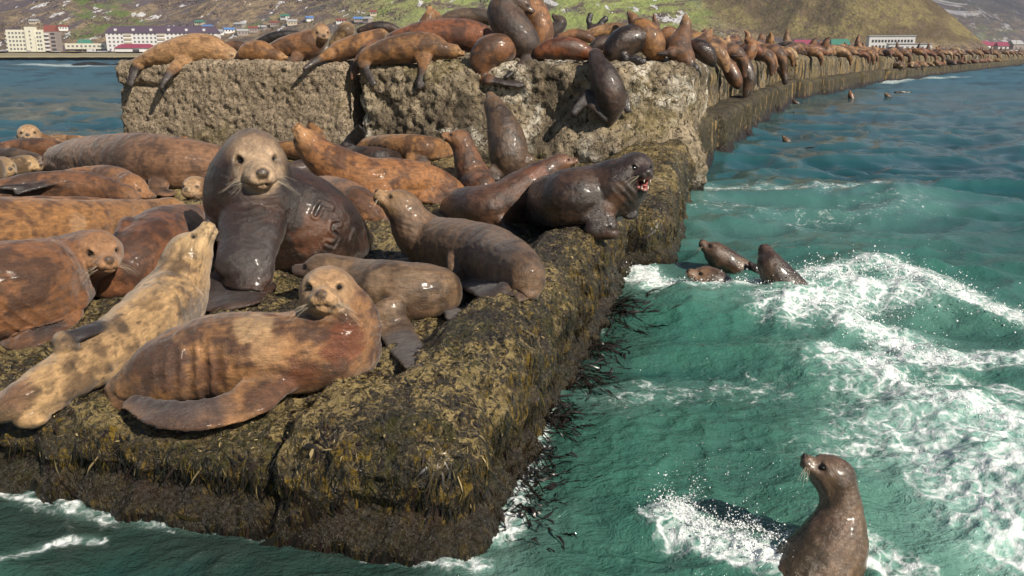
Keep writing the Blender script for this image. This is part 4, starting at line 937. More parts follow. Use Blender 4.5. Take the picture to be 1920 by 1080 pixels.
seal('big umber bull lying on its side behind the left heap with matted dark mane',
     [(438, 318, 30), (395, 312, 42), (335, 308, 50), (270, 302, 52), (205, 298, 46), (150, 297, 37), (114, 299, 26)], head=(82, 303, .1), pal=((.235, .13, .072), (.135, .07, .038), (.20, .115, .05), (.02, .015, .015)), wet=.12, vs=.018, mix=.32, open_eye=.05,
     flips=[('uc', (300, 340, 12, -.3), (290, 355, 9, -.36), (318, 364, 6, -.38))], patch=[((205, 280, -.2), .38, (.070, .032, .014), .85), ((165, 310, -.2), .2, (.085, .042, .018), .7)])
seal('cream-faced sea lion looking over the left heap at the water edge', [(118, 272, 12), (88, 268, 16), (66, 262, 17, -.05), (54, 253, 19, -.15)], head=(51, 252, -.4), pal='tan', vs=.02, whisk=0, open_eye=.11)
seal('pale sleepy head lying against the brown bodies below the cream face', [(-10, 318, 16), (25, 313, 18), (50, 309, 18)], head=(86, 309, -.12), pal='pale', vs=.018, open_eye=.07, headpale=1)
seal('blotched pale head cut off by the left edge of the view', [(-60, 330, 22), (-25, 322, 24), (6, 316, 21)], head=(24, 316, -.3), pal='pale', vs=.018, open_eye=.08, spots=.5)
seal('dark brown back lying below the cream face', [(-20, 286, 12), (25, 278, 16), (75, 277, 18), (120, 281, 14), (140, 286, 8)], pal='brown', vs=.02, wet=.2)
seal('thin tan back along the far rim beyond the dark brown back', [(75, 262, 6), (105, 261, 9), (140, 262, 9), (165, 262, 6)], pal='tan', vs=.02)
seal('dusky back low at the left rim of the heap', [(-40, 292, 10), (0, 290, 12), (40, 292, 12), (75, 298, 8)], pal='grey', vs=.02)
seal('small cream face peering out left of the great bull', [(408, 356, 18), (385, 355, 20), (366, 353, 22)], head=(347, 356, -.32), pal='tan', vs=.016, open_eye=.08, whisk=4)
seal('brown sleeper close under the pale block behind the great bull', [(330, 268, 10), (365, 262, 12), (400, 262, 12), (428, 262, 9)], pal='gold', vs=.02, mix=.4)
seal('small dark sleeper under the pale block, beside the brown sleeper', [(300, 262, 7), (325, 258, 9), (350, 256, 8)], head=(376, 252, 0), pal='brown', vs=.02, eyes=False)
seal('golden sleeper between the great bull and the nose-up one, by the pale block', [(500, 284, 10), (528, 279, 15), (558, 282, 15), (580, 288, 9)], pal='gold', vs=.02, mix=.45)
seal('dark brown sleeper at the left foot of the pale block', [(238, 270, 8), (262, 266, 12), (292, 266, 12), (312, 268, 8)], pal='brown', vs=.02)
seal('tawny sleeper stretched below the seam of the upper blocks', [(438, 272, 8), (462, 267, 13), (495, 266, 13), (520, 268, 8)], pal='rust', vs=.02)
seal('dark sea lion lying flat behind the spotted orange-brown one', [(600, 322, 12), (570, 318, 18), (540, 322, 16)], pal='dark', wet=.4, vs=.018)
seal('brown sea lion wedged between the curled one and the great bull', [(372, 398, 16), (352, 404, 20), (330, 410, 18)], pal='brown', wet=.3, vs=.018)
seal('tawny head resting at the foot of the pale block', [(420, 256, 7), (400, 251, 8), (384, 249, 8)], head=(366, 250, -.05), pal='gold', vs=.02, eyes=False)
seal('golden sea lion right of the great bull with its chin lifted high',
     [(868, 362, 12), (838, 352, 24), (795, 342, 36), (745, 340, 43), (695, 342, 47), (648, 322, 42, -.02), (608, 298, 34, -.05), (582, 274, 26, -.08)],
     head=(561, 250, -.10, (-.8, .1, .6)), pal=((.33, .155, .052), (.15, .062, .024), (.36, .20, .09), (.040, .026, .022)), wet=.25, vs=.014, mix=.34, seed=4, spots=.7, whisk=4, open_eye=.06,
     flips=[('c', (705, 365, 28, -.20), (712, 385, 22, -.24), (718, 402, 12, -.24)), ('uc', (800, 362, 18, -.15), (822, 372, 14, -.2), (838, 372, 7, -.2))])
seal('spotted orange-brown sea lion lying below the golden one, behind the great bull', [(552, 348, 12), (590, 358, 28), (632, 368, 36), (672, 384, 34), (700, 400, 20)], pal='rust', wet=.2, vs=.016, mix=.36, spots=.9,
     flips=[('uc', (695, 405, 15), (712, 412, 12), (722, 414, 6))])
seal('slim brown sea lion with nose up at the foot of the pale block', [(628, 262, 18), (606, 258, 25), (594, 243, 21, 0), (591, 222, 14, 0)], head=(586, 198, .02, (-1, .2, .2)), pal='gold', wet=.2, vs=.018, mix=.45, eyes=False)
seal('cream-faced sleeper with dark body against the seam of the two upper blocks', [(752, 254, 12), (722, 252, 22), (686, 250, 24), (655, 241, 19, -.02), (632, 233, 16, -.05)], head=(611, 232, -.08), pal=((.09, .052, .036), (.04, .026, .02), (.40, .25, .14), (.03, .02, .02)), wet=.35, vs=.018, open_eye=.06)
seal('purple-brown sea lion raising a wet black flipper below the cream-faced sleeper', [(742, 296, 12), (712, 296, 20), (680, 294, 20), (655, 288, 14)], pal='dark', wet=.5, vs=.017, hinds=[('c', (648, 282, 10, -.05), (660, 262, 12, -.1), (680, 243, 10, -.1))])
seal('mottled golden sea lion asleep at the foot of the rubble block', [(662, 280, 10), (700, 274, 18), (748, 275, 24), (795, 278, 24), (828, 279, 18)], head=(856, 282, .15), pal='gold', wet=.15, vs=.018, mix=.42, spots=.6, eyes=False, flips=[('uc', (770, 290, 12, -.15), (790, 300, 10, -.18), (802, 306, 6, -.18))])
seal('dark brown sea lion in profile facing left with closed eyes, before the rubble block', [(905, 352, 26), (892, 338, 32), (880, 312, 28, .0), (872, 284, 23, .0), (862, 263, 19, -.02)], head=(833, 250, -.03), pal='brown', wet=.35, vs=.014, mix=.5, whisk=5, open_eye=.07, patch=[((890, 325, -.2), .10, (.24, .11, .06), .7)])
seal('upright grey-brown sea lion stretching its neck toward the rubble block', [(958, 318, 26), (954, 292, 37, .0), (948, 256, 34, .02), (936, 222, 25, .06), (926, 198, 17.5, .10)], head=(913, 172, .12, (-.6, -.8, .3)), pal='grey', wet=.55, vs=.015, mix=.35, eyes=False, flips=[('c', (985, 300, 14, -.05), (992, 318, 11, -.08), (990, 335, 7, -.1)), ('c', (930, 318, 13, -.1), (925, 335, 10, -.15))])
seal('sleek brown sea lion reaching right with outstretched neck toward the roaring one',
     [(846, 386, 20), (872, 388, 36), (910, 391, 44), (945, 380, 42, -.02), (978, 356, 36, -.02), (1008, 333, 28, -.02), (1032, 316, 21, -.02), (1052, 306, 17, -.02)],
     head=(1085, 297, -.02), pal=((.135, .075, .050), (.070, .038, .028), (.19, .095, .052), (.022, .017, .016)), wet=.62, vs=.0135, mix=.42, whisk=4, kb=.05,
     flips=[('r', (938, 415, 18, -.1), (950, 432, 14, -.15), (968, 440, 9, -.18)), ('uc', (965, 405, 12, .05), (1000, 402, 10, .05), (1030, 412, 7, .02))], patch=[((1010, 325, -.1), .14, (.20, .085, .05), .7)])
seal('dark wet bull roaring with open pink mouth at the edge above the water',
     [(975, 388, 26), (1015, 380, 44), (1065, 372, 54), (1115, 366, 58), (1155, 352, 54, -.12), (1178, 334, 42, -.18), (1192, 318, 31, -.22)],
     head=(1219, 322, -.30), mouth=True, pal=((.085, .052, .036), (.040, .028, .025), (.050, .036, .034), (.018, .014, .014)), wet=.66, vs=.014, mix=.45, whisk=8, snout=.95, kb=.06,
     flips=[('c', (1118, 392, 30, -.25), (1128, 416, 22, -.30), (1124, 434, 18, -.32), (1148, 438, 10, -.34)), ('c', (1172, 382, 20, -.05), (1180, 398, 14, -.08), (1178, 408, 8, -.08))],
     patch=[((1150, 385, -.3), .13, (.12, .062, .036), .6), ((1205, 320, -.3), .03, (.25, .15, .10), .7)], folds=[((1175, 365, -.3), .13, .010, 15, (.7, 0, .7))])
seal('grey-brown sea lion curving around with its nose raised, right of the great bull',
     [(992, 548, 8), (994, 532, 20), (980, 508, 40), (925, 482, 57), (860, 466, 56), (812, 455, 50), (780, 432, 43, -.02), (764, 405, 35, -.05), (752, 386, 29, -.08)],
     head=(719, 366, -.05), pal=((.185, .120, .075), (.105, .066, .045), (.32, .21, .115), (.050, .037, .033)), wet=.42, vs=.0125, mix=.30, seed=6, whisk=7, open_eye=.06, kb=.05,
     flips=[('uc', (850, 500, 24, -.40), (882, 526, 30), (925, 545, 26), (962, 550, 14)), ('uc', (985, 545, 12), (968, 556, 12), (945, 560, 6)), ('uc', (820, 482, 14, -.12), (780, 490, 10), (745, 492, 6))],
     folds=[((868, 485, -.25), .07, .009, 26, (.8, 0, .6)), ((768, 420, -.2), .1, .008, 22, (.3, 0, 1))])
seal('silver-spotted grey sea lion lying behind the front one, dark head half hidden',
     [(838, 540, 26), (818, 545, 46), (775, 546, 54), (725, 543, 55), (676, 532, 47), (640, 515, 36, .0), (603, 505, 29, .02)],
     head=(560, 502, .0), pal=((.21, .145, .090), (.11, .072, .045), (.075, .052, .042), (.075, .058, .056)), wet=.5, vs=.0115, mix=.30, spots=.3, kb=.05,
     flips=[('uc', (722, 575, 28, -.30), (742, 618, 22), (765, 655, 22), (784, 688, 13))], hinds=[('uc', (842, 560, 14), (852, 578, 13), (857, 598, 9))],
     patch=[((700, 520, -.25), .13, (.32, .24, .17), .6), ((790, 585, -.2), .12, (.085, .052, .036), .7)])
seal('dark sea lion hauling itself up the rubble block face, seen from behind',
     climb([(1144, 226, 8), (1146, 212, 18), (1146, 186, 28), (1138, 158, 28), (1128, 134, 23), (1121, 118, 17), (1117, 104, 13.5)]),
     head=(1112, 86, .3, (-.3, -.9, .3)), depth=CL0, pal=((.058, .038, .033), (.030, .022, .021), (.14, .072, .036), (.024, .018, .017)), wet=.5, vs=.018, mix=.45, eyes=False,
     flips=[('c', (1108, 180, 13, -.02), (1092, 192, 10, -.08), (1074, 214, 7, -.12)), ('c', (1166, 175, 11, -.02), (1172, 192, 9, -.08), (1178, 210, 6, -.1)), ('c', (1110, 195, 8, -.1), (1124, 212, 6, -.14), (1136, 226, 4, -.12))],
     patch=[((1148, 175, -.2), .14, (.085, .050, .034), .7)])

# ------------------------------------------------------------------ upper tier, front row and the heap behind it
UG = 'sea lions on the upper tier'
def fdepth(px, off=.5, z=2.3):
    """depth of the front face of the upper blocks under image column px, plus off metres"""
    u = 11.25 + off; a = (px - 960) / FPX; best = None
    for v in np.linspace(-1, 12, 400):
        x, y = xy_of(u, v); e = abs(proj((x, y, z))[0] - px)
        if best is None or e < best[0]: best = (e, proj((x, y, z))[2])
    return best[1]
def up_(label, spine, head=None, off=.6, px=None, **kw):
    kw.setdefault('vs', .024); kw.setdefault('eyes', False)
    d = fdepth(px or spine[len(spine) // 2][0], off); sp = [q if len(q) > 3 else (*q, 0.0) for q in spine]
    kw['flips'] = [tuple(q if isinstance(q, str) or len(q) > 3 else (*q, -.15) for q in f) for f in kw.get('flips', ())]
    kw['hinds'] = [tuple(q if isinstance(q, str) or len(q) > 3 else (*q, -.15) for q in f) for f in kw.get('hinds', ())]
    return seal(label, sp, head, depth=d, group=UG, **kw)
up_('blond sea lion asleep at the left corner of the pale block, flippers hanging down', [(256, 116, 6), (272, 112, 12), (298, 104, 19), (330, 97, 25), (362, 92, 28), (392, 92, 27), (412, 98, 21), (430, 104, 15)], head=(453, 111, -.12), off=.25, vs=.02, pal='tan', mix=.2, wet=.08, eyes=True, open_eye=.06, headpale=.9,
    flips=[('c', (350, 108, 13), (324, 130, 10, -.22), (308, 152, 6, -.30), (302, 166, 3, -.32))], hinds=[('c', (262, 118, 8, 0), (250, 138, 7, -.05), (242, 160, 5, -.08))])
up_('round-backed brown sea lion with its head laid toward the right, next to the blond one', [(452, 104, 9), (466, 98, 17), (488, 97, 21), (508, 103, 15), (524, 107, 10)], head=(550, 106, -.05), off=.35, pal='gold', wet=.1)
up_('pale-faced brown sea lion turning back, third along the pale block', [(492, 104, 8), (520, 95, 18), (550, 88, 24), (578, 84, 27), (594, 72, 20, -.05), (602, 62, 17, -.1)], head=(608, 67, -.3), off=.9, pal=((.28, .14, .055), (.15, .07, .03), (.42, .29, .18), (.04, .03, .025)), eyes=True, open_eye=.12, flips=[('c', (560, 105, 9), (540, 118, 6, -.4), (518, 134, 3, -.5))])
up_('golden brown sea lion with a dark flipper hanging over the pale block edge', [(618, 108, 8), (632, 98, 17), (654, 90, 20), (682, 80, 19), (706, 68, 13), (716, 62, 8)], head=(728, 60, .1), off=.4, pal='gold', wet=.1, flips=[('c', (622, 100, 9), (595, 113, 7, -.2), (570, 130, 4, -.3))])
up_('tan head turned away above the golden brown back', [(628, 84, 12), (640, 68, 15), (650, 56, 15)], head=(660, 50, .3), off=1.4, pal='pale')
up_('dark back lying far behind the golden brown one', [(675, 58, 6), (700, 51, 10), (728, 52, 10), (748, 58, 6)], off=2.6, pal='dark', wet=.4)
up_('black back behind the pale-faced sea lion', [(480, 82, 6), (505, 72, 9), (535, 66, 9), (560, 64, 6)], off=2.4, pal='black', wet=.4)
up_('brown hump low behind the blond sea lion', [(415, 92, 8), (440, 88, 12), (465, 92, 9)], off=2.2, pal='brown')
up_('long tawny sea lion asleep at the seam, flippers draped down the rubble block', [(676, 116, 7), (690, 106, 16), (725, 96, 23), (768, 90, 28), (806, 88, 26), (830, 94, 17), (850, 96, 13)], head=(873, 98, -.05), off=.2, vs=.02, pal=((.27, .14, .052), (.12, .06, .026), (.32, .19, .085), (.045, .032, .027)), mix=.4, wet=.12,
    flips=[('c', (793, 105, 13), (796, 132, 11, -.25), (790, 155, 9, -.30), (786, 166, 5, -.3))], hinds=[('c', (682, 118, 8, -.05), (690, 138, 7, -.12), (700, 160, 5, -.16))])
up_('tawny hindquarters hanging beside the seam of the upper blocks', [(716, 78, 8), (700, 85, 11), (686, 95, 12), (674, 112, 9), (664, 132, 7, -.1), (660, 148, 4, -.15)], off=.25, pal='brown', wet=.15)
up_('large red-brown bull lying behind the tawny one', [(716, 88, 8), (742, 76, 17), (785, 68, 25), (835, 66, 30), (880, 68, 30), (910, 72, 22)], off=1.5, vs=.024, pal='red', wet=.15, mix=.3)
up_('twin brown muzzles pointing skyward behind the red bull', [(792, 62, 14), (800, 44, 14), (805, 31, 11)], head=(806, 10, -.05, (0, -1, .1)), off=2.7, pal='gold')
up_('second head leaning on the skyward muzzles', [(826, 58, 12), (820, 42, 12), (817, 32, 10)], head=(812, 16, .05, (0, -1, .1)), off=3.0, pal='rust')
up_('grey back on the skyline left of the embracing pair', [(820, 44, 8), (848, 33, 13), (885, 30, 15), (925, 34, 14)], off=3.4, pal='grey')
up_('brown sea lion sitting hunched at the edge, tail flippers curling right', [(908, 152, 7), (902, 136, 13), (904, 116, 24), (918, 98, 31), (938, 92, 28), (955, 94, 20, .15)], off=.15, vs=.021, pal=((.22, .10, .04), (.10, .05, .025), (.2, .1, .05), (.04, .028, .026)), wet=.3, hinds=[('uc', (912, 148, 9, -.08), (942, 153, 8, -.14), (980, 160, 6, -.14))])
up_('dark sea lion standing tall and bending its neck round to the right', [(1006, 112, 9), (1000, 100, 17), (982, 80, 30), (962, 55, 35), (944, 32, 30), (942, 12, 24), (956, 3, 19), (978, 8, 15)], head=(1010, 24, -.05), off=.35, vs=.021, pal=((.10, .062, .044), (.055, .036, .028), (.10, .06, .042), (.022, .017, .016)), wet=.35, eyes=True, open_eye=.09,
    flips=[('uc', (995, 108, 11, -.08), (968, 128, 8, -.25), (948, 145, 5, -.32)), ('uc', (1005, 112, 9, -.08), (1028, 121, 6, -.15), (1060, 123, 4, -.18))])
up_('orange-brown sea lion upright close behind the tall dark one', [(1015, 108, 9), (1016, 88, 16), (1014, 58, 24), (1004, 26, 24), (990, 4, 19)], head=(970, -18, .1), off=.9, pal=((.34, .17, .068), (.20, .09, .038), (.3, .16, .07), (.04, .03, .025)), wet=.25)
up_('dark sea lion with lifted head right of the embracing pair', [(1018, 72, 12), (1034, 62, 15), (1048, 50, 13), (1050, 40, 10.5)], head=(1034, 22, .0), off=2.0, pal='dark')
up_('chestnut sea lion stretched along the edge right of the embracing pair', [(1012, 98, 12), (1035, 92, 19), (1065, 90, 21), (1092, 96, 17), (1108, 104, 9)], off=.45, pal='red', wet=.45, patch=[((1080, 90, -.2), .18, (.10, .062, .05), .8)])
up_('orange sleeper behind the chestnut one', [(1050, 72, 8), (1075, 65, 11), (1100, 70, 10), (1112, 76, 6)], off=1.7, pal='rust')
up_('dark sleeper with two hind flippers raised like horns', [(1150, 68, 9), (1128, 60, 13), (1110, 58, 9)], off=2.4, pal='dark', hinds=[('c', (1110, 54, 4, 0), (1103, 40, 4, 0), (1108, 26, 4, 0)), ('c', (1116, 54, 4, 0), (1126, 44, 4, 0), (1138, 34, 4, 0))])
up_('tan back behind the glossy black rump', [(1100, 66, 8), (1130, 58, 12), (1160, 56, 13), (1180, 60, 9)], off=1.9, pal='tan')
up_('glossy black rump of a sea lion above the climbing one', [(1150, 114, 10), (1152, 98, 22), (1166, 82, 28), (1184, 74, 27), (1198, 70, 20)], off=.3, vs=.021, pal=((.075, .048, .036), (.026, .020, .020), (.1, .06, .04), (.03, .022, .02)), wet=.7, hinds=[('c', (1168, 112, 8, -.12), (1188, 110, 7, -.2), (1208, 118, 6, -.24))])
up_('small dark sea lion wedged left of the glossy rump', [(1108, 96, 8), (1122, 84, 13), (1138, 78, 12)], off=.9, pal='dark', wet=.4)
up_('stocky golden brown sea lion sitting at the edge, head hidden', [(1240, 106, 7), (1230, 98, 17), (1222, 80, 25), (1210, 62, 24), (1198, 50, 16)], off=.5, pal='gold', wet=.3, mix=.4)
up_('brown head tilted skyward behind the stocky golden one', [(1190, 56, 12), (1189, 42, 11), (1187, 34, 9.5)], head=(1176, 16, .05), off=1.5, pal='brown')
up_('pointed brown sea lion with its muzzle straight up', [(1296, 118, 8), (1284, 108, 19), (1272, 92, 24), (1278, 72, 18), (1284, 55, 12.5), (1286, 44, 10)], head=(1285, 18, .0, (0, -1, .1)), off=.6, vs=.021, pal=((.19, .095, .045), (.10, .05, .028), (.33, .21, .10), (.03, .02, .02)), wet=.3, flips=[('c', (1262, 98, 6), (1245, 100, 5), (1234, 101, 3))], hinds=[('c', (1290, 118, 6, -.1), (1302, 124, 5, -.15), (1308, 130, 4, -.16))])
up_('tan back between the pointed sea lion and the golden one', [(1236, 74, 8), (1252, 62, 13), (1268, 66, 10)], off=1.8, pal='rust')
up_('wet slate-dark sea lion sliding over the edge right of the pointed one', [(1292, 84, 8), (1305, 88, 15), (1320, 98, 18), (1332, 112, 12), (1338, 122, 5)], off=.9, px=1300, pal='dark', wet=.75)
up_('brown head lifted to the right on the skyline', [(1300, 84, 10), (1318, 76, 11), (1326, 68, 9.5)], head=(1334, 50, 0), off=2.4, px=1300, pal='rust')

# along the right edge of the upper tier, draped over it
def edepth(px, v=.75):
    best = None
    for s__ in np.linspace(.2, 60, 900):
        o, t = path_at(s__); p = o + v * np.array((-t[1], t[0])); e = abs(proj((p[0], p[1], 2.3))[0] - px)
        if best is None or e < best[0]: best = (e, proj((p[0], p[1], 2.3))[2])
    return best[1]
def ed_(label, spine, head=None, v=.75, px=None, **kw):
    kw.setdefault('vs', .028); kw.setdefault('eyes', False); d = edepth(px or spine[0][0], v)
    return seal(label, [q if len(q) > 3 else (*q, 0.0) for q in spine], head, depth=d, group=UG, **kw)
ed_('tan sea lion draped over the edge beside the slate-dark one', [(1322, 84, 8), (1338, 92, 13), (1352, 106, 14), (1360, 122, 10), (1362, 132, 5)], px=1340, pal='tan', wet=.15)
ed_('pale brown sea lion with open face turned down, next along the edge', [(1350, 84, 9), (1366, 92, 14), (1376, 106, 11), (1372, 118, 7)], px=1352, v=.9, pal='pale')
ed_('bronze sea lion curled with its rump hanging over the ledge', [(1358, 112, 9), (1368, 128, 14), (1378, 148, 14), (1384, 160, 8)], px=1372, v=.35, pal='brown', wet=.5)
ed_('long slate sea lion hanging tail down from the upper tier to the ledge', [(1374, 100, 9), (1386, 112, 14), (1398, 132, 15.5), (1405, 154, 13), (1400, 172, 8), (1396, 184, 4)], px=1388, v=.4, pal='grey', wet=.7)
ed_('tawny head up among the crowd, first past the bend', [(1358, 92, 8), (1362, 82, 7), (1364, 76, 5.5)], head=(1366, 64, 0), px=1356, v=1.6, pal='tan')
ed_('bright tan muzzle raised to the right above the bronze one', [(1384, 92, 8), (1392, 84, 6), (1396, 78, 5.5)], head=(1404, 66, 0), px=1384, v=1.2, pal='pale')
ed_('rusty sea lion sitting on the edge past the slate one', [(1400, 112, 8), (1406, 98, 13), (1410, 84, 10), (1402, 76, 7)], px=1402, v=.6, pal='rust', wet=.3)
ed_('chestnut round back above the long slate one', [(1384, 100, 8), (1396, 92, 12), (1412, 92, 11), (1424, 98, 8)], px=1396, v=.9, pal='red')
ed_('small brown tail end hanging from the ledge at the bend', [(1462, 130, 6), (1470, 142, 7), (1472, 154, 5)], px=1466, v=.2, pal='dark', wet=.5)

# ------------------------------------------------------------------ swimmers
SG = 'sea lions swimming'
def swim(label, spine, head, base, **kw):
    d = proj(on_z(*base))[2]; kw.setdefault('vs', .014)
    return seal(label, [q if len(q) > 3 else (*q, 0.0) for q in spine], head, depth=d, group=SG, **kw)
swim('sleek grey sea lion rising from the water at lower right, nose up to the left', [(1425, 1200, 60, -.1), (1502, 1112, 80), (1556, 1030, 66), (1574, 968, 44), (1571, 924, 36.5), (1558, 890, 34.5)], (1494, 843, -.02, (.75, -.1, .7)), (1560, 1082),
     pal=((.15, .105, .075), (.085, .058, .045), (.14, .098, .072), (.03, .022, .02)), wet=.80, vs=.009, mix=.25, whisk=8, open_eye=.15, headpale=.8, patch=[((1500, 1040, -.2), .16, (.06, .048, .028), .8)])
swim('brown sea lion head low in the foam, nearest of the three by the wall', [(1372, 560, 24, .1), (1345, 535, 27), (1325, 522, 22)], (1294, 508, -.05), (1335, 545), pal=((.17, .105, .065), (.09, .058, .04), (.19, .12, .075), (.03, .022, .02)), wet=.75, whisk=4, open_eye=.14, vs=.012)
swim('grey-brown sea lion gliding left behind the low head, nose lifted', [(1428, 530, 18, .1), (1395, 510, 22), (1365, 491, 23), (1343, 475, 20)], (1315, 449, .0), (1372, 512), pal=((.15, .10, .068), (.085, .055, .04), (.12, .08, .058), (.03, .022, .02)), wet=.75, whisk=3, open_eye=.14, vs=.013)
swim('dark brown sea lion lunging up out of the foam, right of the three', [(1510, 585, 34, .1), (1485, 555, 36), (1462, 525, 31), (1446, 500, 24)], (1432, 468, .05, (-.6, -.6, .5)), (1470, 570), pal=((.13, .085, .06), (.05, .035, .03), (.085, .055, .045), (.03, .022, .02)), wet=.75, whisk=3, vs=.013, mix=.4)
swim('dark muzzle breaking the water left of the lunging sea lion', [(1425, 520, 13, .1), (1420, 508, 12)], (1408, 492, 0), (1420, 520), pal='black', wet=.8, eyes=False)
swim('lone sea lion head upright in the open water by the ledge', [(1484, 284, 9), (1478, 272, 8.5), (1475, 265, 7)], (1469, 254, 0), (1480, 277), pal='grey', wet=.6, vs=.03, eyes=False)
swim('black back of a diving sea lion right of the lone head', [(1500, 285, 4), (1520, 281, 6), (1545, 283, 4)], None, (1520, 284), pal='black', wet=.8, vs=.035)
swim('small upright head close to the far ledge', [(1598, 190, 6), (1596, 182, 5.5), (1595, 178, 5)], (1594, 170, 0), (1597, 187), pal='brown', wet=.6, vs=.05, eyes=False)
swim('pale small head farther along the far ledge', [(1670, 186, 6), (1666, 182, 5), (1664, 180, 4.5)], (1660, 175, 0), (1667, 185), pal='grey', wet=.6, vs=.05, eyes=False)
swim('dark back in the water beyond the pale small head', [(1678, 174, 2.5), (1690, 173, 3), (1708, 174, 2.5)], None, (1690, 176), pal='black', wet=.7, vs=.06)
swim('tiny head at the foot of the bend in the ledge', [(1496, 196, 5), (1492, 193, 4.5), (1490, 191, 4)], (1486, 186, 0), (1493, 196), pal='dark', wet=.6, vs=.05, eyes=False)

# ------------------------------------------------------------------ the crowd on the far tiers: individual animals, copied from a few poses
def far_proto(kind, pal, seed, vx=.05):
    """a small animal in its own frame, lying along +x, ground at z=0"""
    P = PAL[pal]; pr = []
    def chain(pts):
        C = cr(pts, 3)
        for a, b in zip(C[:-1], C[1:]): pr.append(Prim(a[:3], b[:3], a[3], b[3], k=0.0))
    if kind == 0:   chain([(-1.05, 0, .12, .08), (-.7, 0, .24, .22), (-.1, 0, .32, .32), (.4, 0, .30, .29), (.75, 0, .2, .18), (.95, .05, .16, .13)]); pr.append(Prim((.95, .05, .15), (1.22, .07, .11), .10, .055, k=.05, tag='head'))
    elif kind == 1: chain([(-.9, 0, .12, .1), (-.5, 0, .26, .26), (0, 0, .34, .32), (.35, 0, .50, .27), (.5, 0, .80, .19), (.54, 0, .98, .13)]); pr.append(Prim((.54, 0, .98), (.72, 0, 1.15), .10, .05, k=.05, tag='head'))
    elif kind == 2: chain([(-.8, .2, .12, .1), (-.5, .1, .26, .24), (0, 0, .32, .30), (.35, .1, .28, .25), (.55, .3, .2, .16)]); pr.append(Prim((.55, .3, .18), (.62, .52, .12), .11, .06, k=.05, tag='head'))
    elif kind == 3: chain([(-.7, 0, .1, .1), (-.35, 0, .28, .27), (.1, 0, .42, .30), (.25, 0, .72, .24), (.28, 0, 1.0, .16), (.26, 0, 1.15, .13)]); pr.append(Prim((.26, 0, 1.15), (.18, 0, 1.42), .10, .05, k=.05, tag='head'))
    else:           chain([(-.8, 0, .16, .12), (-.4, 0, .30, .28), (.1, 0, .30, .30), (.45, 0, .16, .24), (.62, 0, -.15, .17), (.66, 0, -.5, .10)])
    if kind < 4:
        for sg in (-1, 1):
            A = np.array((.25, sg * .24, .22)); pr.append(Prim(A, (.05, sg * .50, .06), (.10, .04), (.07, .03), (1, 0, 0), .03, 'flip'))
        pr.append(Prim((-1.0, .05, .08), (-1.25, .12, .05), (.07, .03), (.06, .025), (0, 1, 0), .03, 'flip')); pr.append(Prim((-1.0, -.05, .08), (-1.25, -.12, .05), (.07, .03), (.06, .025), (0, 1, 0), .03, 'flip'))
    V, F = surface(pr, vx); V = laplace(V, F, 2); n1 = fbm(V * 4 + seed, 3)
    b = sst(-.25, .2, n1)[:, None]; col = np.array(P[0]) * .8 * (1 - b) + np.array(P[1]) * .6 * b
    fd = np.min([p.d(V) for p in pr if p.tag == 'flip'], 0) if kind < 4 else np.full(len(V), 9.)
    bd = np.min([p.d(V) for p in pr if p.tag == 'body'], 0); k = (sst(.02, 0, fd) * sst(-.02, .02, bd))[:, None]; col = col * (1 - k) + np.array(P[3]) * k
    me = mesh_np('sea_lion_far', V, F, True, col, {'wet': np.full(len(V), .25 if pal not in ('dark', 'grey') else .55)}); me.materials.append(M_COAT); return me
pals = ['gold', 'brown', 'red', 'rust', 'tan', 'dark', 'pale', 'grey']; protos = {}
rg = random.Random(12)
def far_one(x, y, z, rz, kind, pal, sc, label, group):
    key = (kind, pal)
    if key not in protos: protos[key] = far_proto(kind, pal, len(protos))
    o = bpy.data.objects.new('sea_lion', protos[key]); COL.objects.link(o); o.location = (x, y, z); o.rotation_euler = (0, 0, rz); o.scale = (sc, sc, sc * rg.uniform(.9, 1.1))
    tag(o, label, 'sea lion', group); return o
wt = [.2, .24, .14, .14, .11, .08, .05, .04]
CW = dict(gold='golden', brown='brown', red='chestnut', rust='rust-brown', tan='tan', dark='dark', pale='pale', grey='grey')
PW = {0: 'lying flat', 1: 'with head raised', 2: 'curled up', 3: 'with muzzle straight up', 4: 'draped over the edge'}
ORD = ordn
ext_V, ext_F, ext_C, ext_n = [], [], [], 0; nfar = 0; USED = set()
def crowd(x, y, z, rz, kind, pal, sc, bi, where, grp):
    global nfar, ext_n
    if nfar < 205:
        for pal in [pal] + pals:
            lab = f'{CW[pal]} sea lion {PW[kind]}, {where} {ORD[bi]} upper block from the corner'
            if lab not in USED: break
        USED.add(lab); far_one(x, y, z, rz, kind, pal, sc, lab, grp); nfar += 1; return
    key = (kind, pal, 'low')
    if key not in protos: protos[key] = far_proto(kind, pal, len(protos), .11)
    me = protos[key]; V = np.zeros(len(me.vertices) * 3, np.float32); me.vertices.foreach_get('co', V); V = V.reshape(-1, 3) * sc
    F = np.zeros(len(me.polygons) * 4, np.int32); me.loops.foreach_get('vertex_index', F); cc = np.zeros(len(V) * 4, np.float32); me.color_attributes['Col'].data.foreach_get('color', cc)
    c_, s2_ = math.cos(rz), math.sin(rz); V = np.stack([V[:, 0] * c_ - V[:, 1] * s2_ + x, V[:, 0] * s2_ + V[:, 1] * c_ + y, V[:, 2] + z], 1)
    ext_V.append(V); ext_F.append(F.reshape(-1, 4) + ext_n); ext_C.append(cc.reshape(-1, 4)); ext_n += len(V)
